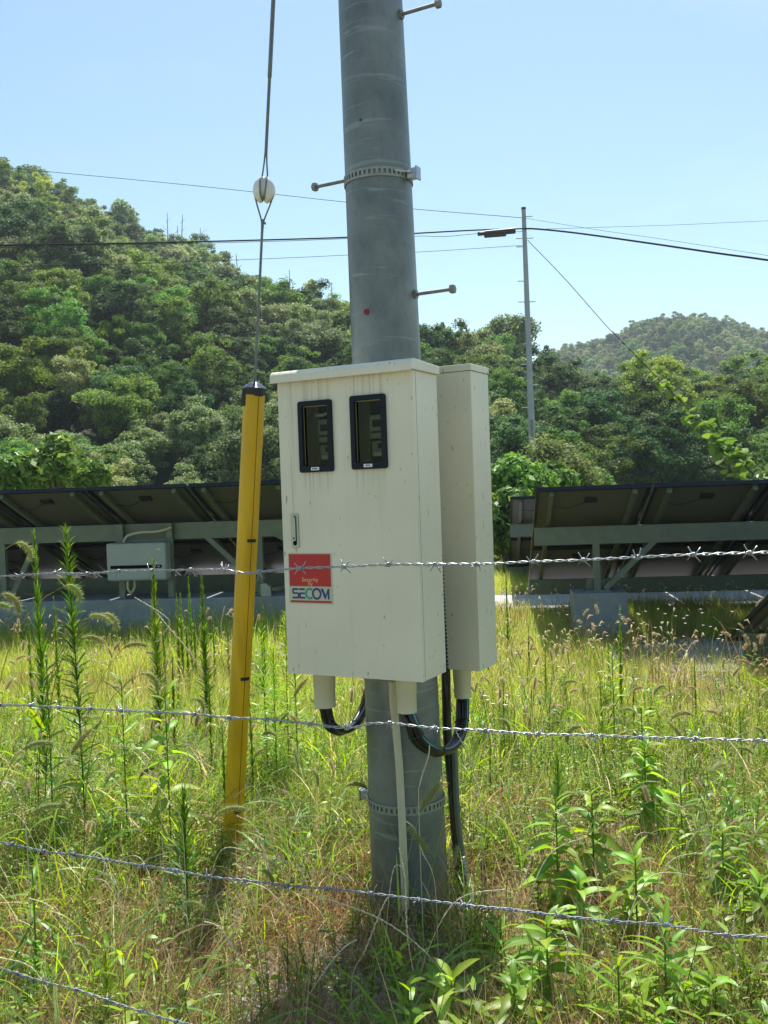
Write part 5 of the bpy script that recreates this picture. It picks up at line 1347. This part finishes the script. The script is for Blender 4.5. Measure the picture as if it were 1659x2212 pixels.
# ---- broad leaved weeds: every leaf is a part ---------------------------------------------
def big_leaf(seed, L=.1, W=.03, droop=.9, fold=.35, teeth=True):
    r_ = random.Random(seed); n_ = 7; m = []; f = []; c = []
    for i in range(n_ + 1):
        t = i / n_; a_ = droop * t * t; x = L * (t - .12 * a_ * t); z = -L * .5 * droop * t * t + .004 * math.sin(t * 9)
        w = W / 2 * (math.sin(math.pi * min(1, t * .92 + .08)) ** .8) * (1 - .3 * t) * (1 + .08 * math.sin(i * 2.7 + seed)); w = max(w, .0006)
        m += [(x, -w, z + abs(w) * fold), (x, 0, z), (x, w, z + abs(w) * fold + .002 * math.sin(t * 7 + seed))]
    s = Soup(); V = np.array(m)
    F = []
    for i in range(n_):
        a0 = i * 3; F += [(a0, a0 + 3, a0 + 4, a0 + 1), (a0 + 1, a0 + 4, a0 + 5, a0 + 2)]
    s.v.append(V); s.f.append(np.array(F)); s.n = len(V); base = np.array((.19, .34, .040)) * r_.uniform(.65, 1.25) * np.array((1 + .25 * (seed % 3 == 0), 1, 1))
    cc = np.tile(base, (len(V), 1)); cc[1::3] *= 1.35; s.c.append(cc); return s.mesh('leaf', M['leaf'], smooth=True)
LEAVES = {'broad': [big_leaf(i, 1.0, .35, .7 + .22 * i) for i in range(4)], 'slim': [big_leaf(10 + i, 1.0, .18, .35 + .2 * i, .5) for i in range(4)]}
def broad_weed(px, py, Y, leafL, n, kind, label, spread=1.0, H=None, lean=0.0):
    P = at(px, py, Y); H = H or P.z
    root = empty('broadleaf_weed', (P.x, P.y, 0), 0, label, 'weed', 'broad leaved weeds in the foreground')
    zb = P.z - H; off = Vector((lean, 0, 0))
    s = Soup(); pts = [Vector((-lean * (1 - k / 6) ** 2, 0, zb + H * k / 6)) for k in range(7)]; pts[0].z = -.01
    s.tube(pts, [.0042 - .0022 * k / 6 for k in range(7)], (.16, .28, .06), 6); o = link_mesh('stem', s.mesh('stem', M['leaf'], True), root)
    n = int(n * 1.6)
    for i in range(n):
        t = (i + .5) / n; z = zb + H * (.12 + .88 * t); az = i * 2.399 + rnd.uniform(-.3, .3); x = -lean * (1 - (z - zb) / H) ** 2
        el = .12 + .95 * t ** 3 + rnd.uniform(-.12, .15); L_ = leafL * 1.22 * (1.12 - .55 * t ** 2.5) * rnd.uniform(.8, 1.15) * min(1, .7 + t * 2)
        o = bpy.data.objects.new('leaf', LEAVES[kind][rnd.randrange(4)]); COL.objects.link(o); o.parent = root
        o.location = (x, 0, z); o.rotation_euler = (rnd.uniform(-.6, .6), -el + rnd.uniform(-.25, .25), az + rnd.uniform(-.5, .5)); o.scale = (L_, L_ * spread, L_)
for a_ in ((1392, 1612, 3.7, .115, 34, 'broad', 'largest broad leaved weed, under the second wire right of the pole'),
           (1200, 1722, 3.15, .105, 26, 'broad', 'broad leaved weed left of the largest one, its top level with the pole band'),
           (1278, 1712, 3.3, .10, 20, 'broad', 'broad leaved weed squeezed between the two large ones right of the pole'),
           (1385, 1522, 4.3, .085, 16, 'broad', 'light green broad leaved weed just above the second wire'),
           (1322, 1402, 5.2, .085, 18, 'slim', 'slim leaved weed halfway between the block foot and the second wire'),
           (1372, 1850, 2.9, .105, 24, 'broad', 'broad leaved weed just above the third wire right of the pole'),
           (1180, 1990, 2.55, .115, 22, 'broad', 'broad leaved weed with wide drooping leaves just below the third wire'),
           (975, 2110, 2.45, .12, 18, 'broad', 'broad leaved weed at the bottom edge in front of the pole'),
           (1435, 2000, 2.45, .115, 24, 'slim', 'slim pointed leaved weed rising to the third wire at the lower right'),
           (1335, 2085, 2.35, .10, 20, 'slim', 'slim pointed leaved weed at the bottom edge, left of the taller slim one'),
           (1560, 1795, 3.1, .10, 22, 'broad', 'broad leaved weed close to the right edge between second and third wire'),
           (1470, 1690, 3.4, .085, 18, 'slim', 'feathery slim leaved weed at the right between second and third wire'),
           (1640, 1900, 2.9, .10, 18, 'broad', 'broad leaved weed cut by the right edge above the third wire'),
           (262, 1475, 3.8, .12, 18, 'slim', 'slim leaved weed above the second wire at the left'),
           (356, 1490, 3.7, .11, 14, 'broad', 'broad leaved weed above the second wire left of the guard'),
           (100, 1430, 3.8, .11, 18, 'slim', 'slim leaved weed at the foot of the tall plants at the far left'),
           (70, 1880, 2.7, .09, 14, 'slim', 'slim leaved weed under the third wire at the far left'),
           (870, 2140, 2.4, .08, 12, 'slim', 'short slim leaved weed at the bottom edge below the pole'),
           (1080, 1985, 2.75, .09, 14, 'slim', 'slim leaved weed at the right foot of the pole'),
           (1250, 1900, 2.9, .10, 18, 'broad', 'broad leaved weed right above the third wire in the middle right'),
           (1540, 2110, 2.4, .10, 16, 'broad', 'broad leaved weed near the lower right corner'),
           (1110, 2120, 2.4, .10, 16, 'broad', 'broad leaved weed at the bottom edge under the wide drooping one')):
    broad_weed(*a_)

# small white daisies in front of the right array
def fleabane(seed):
    s = Soup(); fl = Soup(); heads = []
    for _ in range(4):
        d_ = rng.normal(0, .12, 2); H = rng.uniform(.35, .55); pts = [Vector((0, 0, 0)), Vector((d_[0] * .4, d_[1] * .4, H * .55)), Vector((d_[0], d_[1], H))]
        s.tube(spline(pts, 4), [.0012] * 9, (.20, .22, .08), 4); heads.append((d_[0], d_[1], H))
    N = len(heads); c = np.array(heads)
    for k in range(6):
        a_ = k * math.pi / 3; d_ = np.array([math.cos(a_), math.sin(a_), .25]) * .011; w = np.array([-math.sin(a_), math.cos(a_), 0]) * .0045
        fl.quads(np.stack([c - w * .4, c + w * .4, c + d_ + w, c + d_ - w], 1), np.tile(np.array([.72, .70, .62]), (N, 1)))
    return s.mesh('stem', M['leaf']), fl.mesh('flowers', M['head'])
FB = [fleabane(i) for i in range(3)]
for i, (px, Y) in enumerate(((1370, 6.9), (1400, 7.1), (1430, 6.6), (1455, 7.2), (1490, 6.8), (1520, 7.0), (1345, 7.2), (1275, 6.9), (1140, 5.2), (1060, 4.6), (530, 5.8), (548, 6.0), (500, 6.2), (215, 4.8), (1300, 6.0), (1560, 6.3))):
    g0 = at(px, 1200, Y); side_ = 'left of the guard' if px < 560 else 'right of the boxes'
    root = empty('daisy_plant', (g0.x, Y, 0), rnd.uniform(0, 6), 'small white daisy like flowers on thin stems in the meadow ' + side_, 'wildflower', 'white wildflowers in the meadow')
    for nm, me in zip(('stem', 'flowers'), FB[i % 3]): o = bpy.data.objects.new(nm, me); COL.objects.link(o); o.parent = root

# ================================================================== TREES
def crown(seed, Rr, Hh, lobes, nleaf, lsz, pal, up=.35, zc=None, squash=.85, core=.74, ragged=0.0, flat=1.0):
    s = Soup(); zc = zc if zc is not None else Hh - Rr * squash
    ld = unit(rng.normal(0, 1, (lobes, 3)) + np.array([0, 0, up])); lr = Rr * rng.uniform(.24, .44, lobes)
    lc = ld * (Rr - lr * .8)[:, None] * np.array([1, 1, squash]) * rng.uniform(.75, 1.05, (lobes, 1)) + np.array([0, 0, zc])
    if ragged:
        lr = Rr * rng.uniform(.13, .30, lobes); az_ = np.arctan2(ld[:, 1], ld[:, 0]); ph_ = rng.uniform(0, 6.28, 3)
        rad_ = 1 + ragged * (.6 * np.sin(2 * az_ + ph_[0]) + .5 * np.sin(3 * az_ + ph_[1]) + .5 * np.sin(5 * ld[:, 2] + ph_[2])) + rng.uniform(-ragged, ragged, lobes) * .8
        rad_ = np.clip(rad_, .5, 1.22)
        lc = ld * (Rr * rad_ * rng.uniform(.55, 1.0, lobes))[:, None] * np.array([1, 1, squash]) + np.array([0, 0, zc])
        lc[:, 2] = np.maximum(lc[:, 2], .6)
    lc = np.concatenate([lc, [[0, 0, zc]]]); lr = np.concatenate([lr, [Rr * .55]]); fl_ = np.array([1, 1, flat])
    lt = rng.uniform(.80, 1.22, lobes + 1)
    ico = bmesh.new(); bmesh.ops.create_icosphere(ico, subdivisions=1, radius=1.0); iv = np.array([tuple(v.co) for v in ico.verts]); itf = np.array([[v.index for v in f.verts] for f in ico.faces]); ico.free()
    palA = np.array(pal)
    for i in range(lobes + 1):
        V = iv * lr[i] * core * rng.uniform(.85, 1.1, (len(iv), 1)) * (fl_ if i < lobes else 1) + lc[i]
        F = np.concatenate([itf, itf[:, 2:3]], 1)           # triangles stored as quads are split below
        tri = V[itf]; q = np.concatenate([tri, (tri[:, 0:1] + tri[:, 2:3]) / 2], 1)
        s.quads(q, np.tile(palA.mean(0) * .8, (len(q), 1)))  # inner lumps added to fill the crown and block light, coloured darker
    w = lr ** 2 / (lr ** 2).sum(); cnt_ = rng.multinomial(nleaf, w); li = np.repeat(np.arange(lobes + 1), cnt_)
    N = len(li); d_ = unit(rng.normal(0, 1, (N, 3)) + np.array([0, 0, .35])); pos = lc[li] + d_ * lr[li][:, None] * rng.uniform(.72, 1.30, (N, 1)) * fl_
    nrm = unit(d_ + rng.normal(0, .55, (N, 3)) + np.array([0, 0, .3])); u_ = unit(np.cross(nrm, rng.normal(0, 1, (N, 3)))); v_ = np.cross(nrm, u_)
    a_ = lsz * rng.uniform(.5, 1.2, (N, 1)); b_ = a_ * rng.uniform(.35, .7, (N, 1))
    q = np.stack([pos - u_ * a_, pos - v_ * b_ + u_ * a_ * .2, pos + u_ * a_, pos + v_ * b_ - u_ * a_ * .1], 1)
    col = palA[rng.integers(0, len(palA), N)] * lt[li][:, None] * rng.uniform(.8, 1.25, (N, 1))
    s.quads(q, col); return s
def trunk_into(s, H, r, limbs=4, col=(.10, .085, .07), spread=1.2):
    s.tube([Vector((0, 0, -.6)), Vector((.05, .03, H * .5)), Vector((0, 0, H))], [r, r * .8, r * .45], col, 7)
    for k in range(limbs):
        a_ = k * 2.4; z0 = H * (.45 + .12 * k); s.tube([Vector((0, 0, z0)), Vector((math.cos(a_) * spread * .6, math.sin(a_) * spread * .6, z0 + spread * .5)), Vector((math.cos(a_) * spread, math.sin(a_) * spread, z0 + spread * 1.2))], [r * .5, r * .35, r * .15], col, 5)
PD = [(.050, .095, .030), (.038, .075, .026), (.066, .115, .034)]            # dark evergreen
PM = [(.10, .180, .036), (.125, .205, .040), (.080, .150, .034)]            # mid green
PO = [(.17, .215, .085), (.145, .190, .070), (.23, .26, .13), (.12, .165, .056)]   # greyish olive
PY = [(.18, .26, .040), (.22, .29, .052), (.14, .215, .036)]               # yellow green
KN = ('dark green', 'mid green', 'greyish olive', 'yellow green'); PALS = (PD, PM, PO, PY)
def forest_mesh(kind, near, seed):
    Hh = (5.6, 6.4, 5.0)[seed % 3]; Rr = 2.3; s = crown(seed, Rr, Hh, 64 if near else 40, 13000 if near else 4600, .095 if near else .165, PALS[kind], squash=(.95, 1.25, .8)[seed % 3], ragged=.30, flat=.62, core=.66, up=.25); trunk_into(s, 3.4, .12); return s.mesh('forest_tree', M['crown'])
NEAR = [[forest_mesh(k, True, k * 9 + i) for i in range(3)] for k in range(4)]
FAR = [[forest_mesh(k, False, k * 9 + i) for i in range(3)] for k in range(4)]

def wood_pts(hf, sp, a0, a1, dlo, dhi):
    out = []
    xs_g = np.arange(a0 * dhi, a1 * dhi, sp); ys_g = np.arange(dlo, dhi, sp * .92)
    X, Y = np.meshgrid(xs_g, ys_g); X = X + rng.uniform(-.38, .38, X.shape) * sp; Y = Y + rng.uniform(-.38, .38, Y.shape) * sp
    X, Y = X.ravel(), Y.ravel(); a = X / Y; k = (a > a0) & (a < a1); X, Y, a = X[k], Y[k], a[k]
    return X, Y, a, hf(a, Y)
X, Y, A_, Z = wood_pts(h_hill_a, 2.1, -.62, .62, 35, 175)
d0_ = interp(D0_A, A_); dr_ = interp(DR_A, A_); k = (Y > d0_ - 3) & (Y < dr_ + 14); X, Y, A_, Z, dr_ = X[k], Y[k], A_[k], Z[k], dr_[k]
size = (.46 + .62 * rng.uniform(0, 1, len(X)) ** 1.6) * np.where(Y < 62, .80, 1) * np.where(Y > dr_ - 6, rng.uniform(.8, 1.05, len(X)), 1)
zone = vnoise(X, Y, 21, .055) ; mix = rng.uniform(0, 1, len(X))
kind = np.where(zone + .35 * (mix - .5) > .62, 2, np.where(zone + .5 * (mix - .5) > .46, 1, np.where(mix > .45, 3, 0)))
kind = np.where(rng.uniform(0, 1, len(X)) < .16, 0, kind)
kind = np.where((A_ > .12) & (Y < 62), np.where(mix > .6, 1, 0), kind)
appar = np.where(np.abs(A_) < .43, size / Y, 0)
order = np.argsort(-appar); ind = set(order[:285].tolist())
for i in ind:
    nr = Y[i] < 85; me = (NEAR if nr else FAR)[int(kind[i])][int(mix[i] * 1000) % 3]; t_ = (Y[i] - d0_[0]) / 100
    o = link_mesh('forest_tree', me, None, (X[i], Y[i], Z[i]), (0, 0, rnd.uniform(0, 6.28)), tuple([size[i] * rnd.uniform(.9, 1.15), size[i] * rnd.uniform(.9, 1.15), size[i]]))
    where = 'at the foot of the wooded hill' if Y[i] < 52 else 'on the lower slope of the wooded hill' if Y[i] < 72 else 'on the middle slope of the wooded hill' if Y[i] < 100 else 'high on the wooded hill'
    a__ = A_[i]; lr_ = 'near the left edge' if a__ < -.28 else 'left of the guy wire' if a__ < -.135 else 'between guy wire and pole' if a__ < -.0 else 'behind the boxes' if a__ < .1 else 'around the far pole' if a__ < .22 else 'near the right edge' if a__ > .32 else 'right of the far pole'
    where = where.replace('wooded ', '')
    tag(o, '%s %s tree %s, %s' % ('large' if size[i] > .78 else 'small', KN[int(kind[i])], where, lr_), 'tree', 'trees covering the wooded hill')
def tree_cols(name, sets):
    col = bpy.data.collections.new(name)
    for i, me in enumerate(sets): col.objects.link(bpy.data.objects.new('%s_%02d' % (name, i), me))
    return col
rest = np.array([i for i in range(len(X)) if i not in ind])
for kk in range(4):
    r_ = rest[kind[rest] == kk]
    if len(r_) == 0: continue
    scatter('far_woods', 'crowns of %s trees massed on the wooded hill' % KN[kk], 'woods', np.stack([X[r_], Y[r_]], 1), Z[r_], tree_cols('wood_tree_%d' % kk, FAR[kk]), size[r_], tilt=.04)
X, Y, A_, Z = wood_pts(h_hill_b, 4.2, .02, .62, 200, 340)
k = rng.uniform(0, 1, len(X)) < .97; X, Y, A_, Z = X[k], Y[k], A_[k], Z[k]
FARB = [FAR[0][0], FAR[1][0], FAR[2][0], FAR[2][1], FAR[1][1], FAR[2][0]]
scatter('far_woods', 'continuous woods covering the hazy distant hill at the right', 'woods', np.stack([X, Y], 1), Z, tree_cols('distant_tree', FARB), rng.uniform(.7, 1.35, len(X)), tilt=.04)

# trees with a shape of their own
def solo(name, label, px_base, px_top, py_top, Y, foliage, trunk=None, rz=0, scale=None):
    pass
def hill_z(a, d): return float(h_hill_a(np.array([a]), np.array([d]))[0])
def put_tree(label, cat, px, py_top, Y, crown_s, trunk_s, H0, name='tree', group=None):
    T = at(px, py_top, Y); zb = hill_z(T.x / T.y, Y) if Y > 45 else 0; H = T.z - zb; sc = H / H0
    root = empty(name, (T.x, Y, zb), rnd.uniform(0, 6.28), label, cat, group); root.scale = (sc, sc, sc)
    if trunk_s: link_mesh('trunk', trunk_s.mesh('trunk', M['bark']), root)
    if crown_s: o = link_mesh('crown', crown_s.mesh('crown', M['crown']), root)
    return root
def tr(H, r, limbs, spread): s = Soup(); trunk_into(s, H, r, limbs, (.10, .085, .07), spread); return s
put_tree('round umbrella shaped tree standing out on the skyline left of the far pole', 'tree', 1101, 694, 98, crown(90, 3.1, 9.0, 14, 5000, .20, PD + PM, up=.6, squash=.55, core=.62), tr(6.5, .22, 6, 2.2), 9.0)
put_tree('small pointed pale green tree on the skyline left of the pole', 'tree', 655, 588, 128, crown(91, 2.6, 9.5, 16, 3500, .26, PY, up=.2, squash=1.5), tr(4, .15, 2, 1), 9.5)
put_tree('tall feathery tree on the skyline just left of the dead trunks', 'tree', 262, 434, 140, crown(92, 3.0, 10, 12, 2600, .26, PM, up=.4, squash=1.1, core=.5), tr(6, .16, 5, 1.6), 10)
put_tree('spreading tree top at the left end of the skyline', 'tree', 70, 366, 146, crown(93, 3.4, 9, 16, 3200, .26, PM + PO, up=.5, squash=.6, core=.55), tr(6, .16, 5, 1.8), 9)
def conifer(seed, H, Rr, pal, n=2600):
    s = Soup(); t = rng.uniform(0, 1, n) ** .7; z = .5 + (H - .5) * (1 - t) ; rr = Rr * 1.25 * (t ** .55) * rng.uniform(.3, 1, n) * (1 + .25 * np.sin(z * 7)); a = rng.uniform(0, 6.283, n)
    z = H * .12 + H * .88 * (1 - t)
    pos = np.stack([rr * np.cos(a), rr * np.sin(a), z - rr * .25], 1); N = n; nrm = unit(np.stack([np.cos(a) * .5, np.sin(a) * .5, np.full(N, .8)], 1) + rng.normal(0, .4, (N, 3)))
    u_ = unit(np.cross(nrm, rng.normal(0, 1, (N, 3)))); v_ = np.cross(nrm, u_); a_ = .24 * rng.uniform(.5, 1.2, (N, 1)); b_ = a_ * .5
    s.quads(np.stack([pos - u_ * a_, pos - v_ * b_, pos + u_ * a_, pos + v_ * b_], 1), np.array(pal)[rng.integers(0, len(pal), N)] * rng.uniform(.8, 1.2, (N, 1))); return s
for i, (px, py, Y_) in enumerate(((955, 696, 112), (1002, 700, 108), (1035, 712, 108), (1180, 745, 92), (1640, 778, 84), (1595, 786, 84), (1659, 772, 86))):
    put_tree('dark pointed conifer on the ridge ' + ('between the pole and the far pole' if px < 1100 else 'just right of the far pole' if px < 1300 else 'at the right edge'), 'tree', px, py, Y_, conifer(i, 9, 2.4, PD), tr(6, .14, 0, 1), 9.0, 'conifer_tree', 'dark conifers on the ridge')
for i, (px, py, Y_) in enumerate(((358, 460, 138), (390, 463, 136), (378, 487, 137), (432, 492, 132), (515, 548, 130), (622, 583, 128), (712, 610, 126))):
    T = at(px, py, Y_); zb = hill_z(T.x / T.y, Y_); H = T.z - zb; s = MB(); rr_ = random.Random(i)
    s.tube([(0, 0, -.3), (rr_.uniform(-.2, .2), 0, H * .5), (rr_.uniform(-.4, .4), 0, H)], [.16, .11, .04], 6)
    for k_ in range(4):
        z_ = H * (.6 + .1 * k_); sg = rr_.choice((-1, 1)); s.tube([(0, 0, z_), (sg * .35, rr_.uniform(-.3, .3), z_ + .3), (sg * (1.2 if i == 3 else rr_.uniform(.4, .8)), .1, z_ + (.9 if i == 3 else rr_.uniform(.4, .8)))], [.05, .03, .012], 4)
    root = empty('dead_tree', (T.x, Y_, zb), 0, 'bare dead trunk sticking out of the skyline left of the pole', 'dead tree', 'dead trunks on the skyline'); s.build('trunk', M['dead'], root, world=False)

# leafy bushes near the arrays
def bush(label, px, py_top, Y_, Rr, Hh, n, lsz, pal, lobes=22, squash=.85, mat=None, name='bush'):
    T = at(px, py_top, Y_); s = crown(int(px), Rr, T.z, lobes, n, lsz, pal, up=.3, zc=T.z - Rr * squash, squash=squash, core=.7)
    root = empty(name, (T.x, Y_, 0), 0, label, 'bush'); o = link_mesh('crown', s.mesh('crown', mat or M['crown']), root)
    t_ = Soup(); trunk_into(t_, T.z - Rr * .6, .09, 5, (.10, .085, .07), Rr * .5); link_mesh('trunk', t_.mesh('trunk', M['bark']), root)
    return root
M['bright'] = leafy('bright large leaf', .38, .45, vary=.1, spec=.35)
BR = [(.12, .22, .035), (.16, .27, .045), (.09, .17, .03), (.19, .29, .06)]
bush('bright large leaved tree top above the left array at the left edge', 118, 955, 17, .62, 2, 2600, .085, BR, 14, .7, M['bright'])
bush('bright large leaved branch top at the left edge beside the larger one', 20, 985, 17.5, .60, 2, 2200, .085, BR, 12, .7, M['bright'])
bush('low bright leaves over the left array between the tree tops', 190, 1000, 18, .42, 2, 1400, .08, BR, 10, .6, M['bright'])
bush('olive shrub behind the bright leaves at the left edge', 60, 1010, 21, 1.6, 2, 6000, .09, PM + PO, 20, .5)
bush('bright large leaved bush right of the boxes, left of the far pole', 1112, 985, 16.5, .68, 2, 4200, .08, BR, 18, .95, M['bright'])
bush('bright large leaved bush at the foot of the far pole', 1195, 1005, 17.5, .50, 2, 2400, .08, BR, 14, .8, M['bright'])
bush('lower bright leaves beside the end of the rear array', 1085, 1050, 15.5, .62, 2, 3200, .075, BR, 14, 1.0, M['bright'])
bush('fine leaved grey green bush behind the far pole foot', 1190, 962, 22, 1.15, 2, 12000, .055, PO + PM, 22, .8)
bush('second grey green bush right behind the far pole foot', 1245, 1000, 24, .9, 2, 7000, .055, PO + PM, 18, .7)
bush('dark shrub in the gap right of the boxes', 1085, 1090, 20, 1.0, 2, 5000, .07, PD + PM, 18, .8)

# the vine on the guy wire of the far pole
gw_p = spline([at(1300, 694, 31.7), at(1352, 746, 30.5), at(1430, 826, 29), at(1530, 925, 27), at(1600, 996, 25.5), at(1690, 1088, 23.8)], 40)
vine = empty('climbing_vine', gw_p[0], 0, 'bright green vine climbing the slanting guy wire at the right', 'vine')
m = MB(); m.tube([p + Vector((.03 * math.sin(i * .7), .03 * math.cos(i * .7), 0)) for i, p in enumerate(gw_p[20:])], .012, 5); m.build('stem', M['leaf'] if False else M['bark'], vine, smooth=True)
def vine_leaf(seed):
    s = Soup(); r_ = random.Random(seed)
    V = np.array([(0, 0, 0), (.30, .45, .05), (.75, .38, -.02), (1, 0, -.12), (.75, -.38, -.02), (.30, -.45, .05), (.5, 0, -.04)]); F = np.array([(0, 1, 2, 6), (6, 2, 3, 4), (0, 6, 4, 5)])
    s.v.append(V); s.f.append(F); s.c.append(np.tile(np.array((.14, .24, .04)) * r_.uniform(.8, 1.2), (len(V), 1))); s.n = len(V); return s.mesh('leaf', M['bright'])
VL = [vine_leaf(i) for i in range(3)]
n_ = len(gw_p)
for k_ in range(520):
    t = rnd.random() ** .55; i = int((.20 + .80 * t) * (n_ - 1)); 
    if (t < .45 and rnd.random() < .55) or len(vine.children) > 298: continue
    dens = .06 + .60 * max(0, t - .35); p_ = gw_p[i] + Vector((rnd.gauss(0, dens * .55), rnd.gauss(0, dens * .5), rnd.gauss(-dens * .45, dens * .6)))
    o = bpy.data.objects.new('leaf', VL[rnd.randrange(3)]); COL.objects.link(o); o.parent = vine
    o.location = p_ - Vector(gw_p[0]); o.rotation_euler = (rnd.uniform(-.9, .9), rnd.uniform(-.9, .9), rnd.uniform(0, 6.28)); o.scale = (rnd.uniform(.19, .34),) * 3

# ================================================================== THE AIR
hz = MB(); hz.box((0, 290, 44), (1500, 760, 90 + 0)); me = hz.mesh('haze', None)
hm_ = bpy.data.materials.new('thin summer haze'); hm_.use_nodes = True; t = hm_.node_tree; t.nodes.clear()
ho = t.nodes.new('ShaderNodeOutputMaterial'); pv = t.nodes.new('ShaderNodeVolumePrincipled'); pv.inputs['Color'].default_value = (.78, .88, 1, 1); pv.inputs['Density'].default_value = HAZE_D; pv.inputs['Anisotropy'].default_value = .3
t.links.new(pv.outputs[0], ho.inputs['Volume']); me.materials.append(hm_)
if HAZE_D > 0: tag(link_mesh('haze', me), kind='stuff')
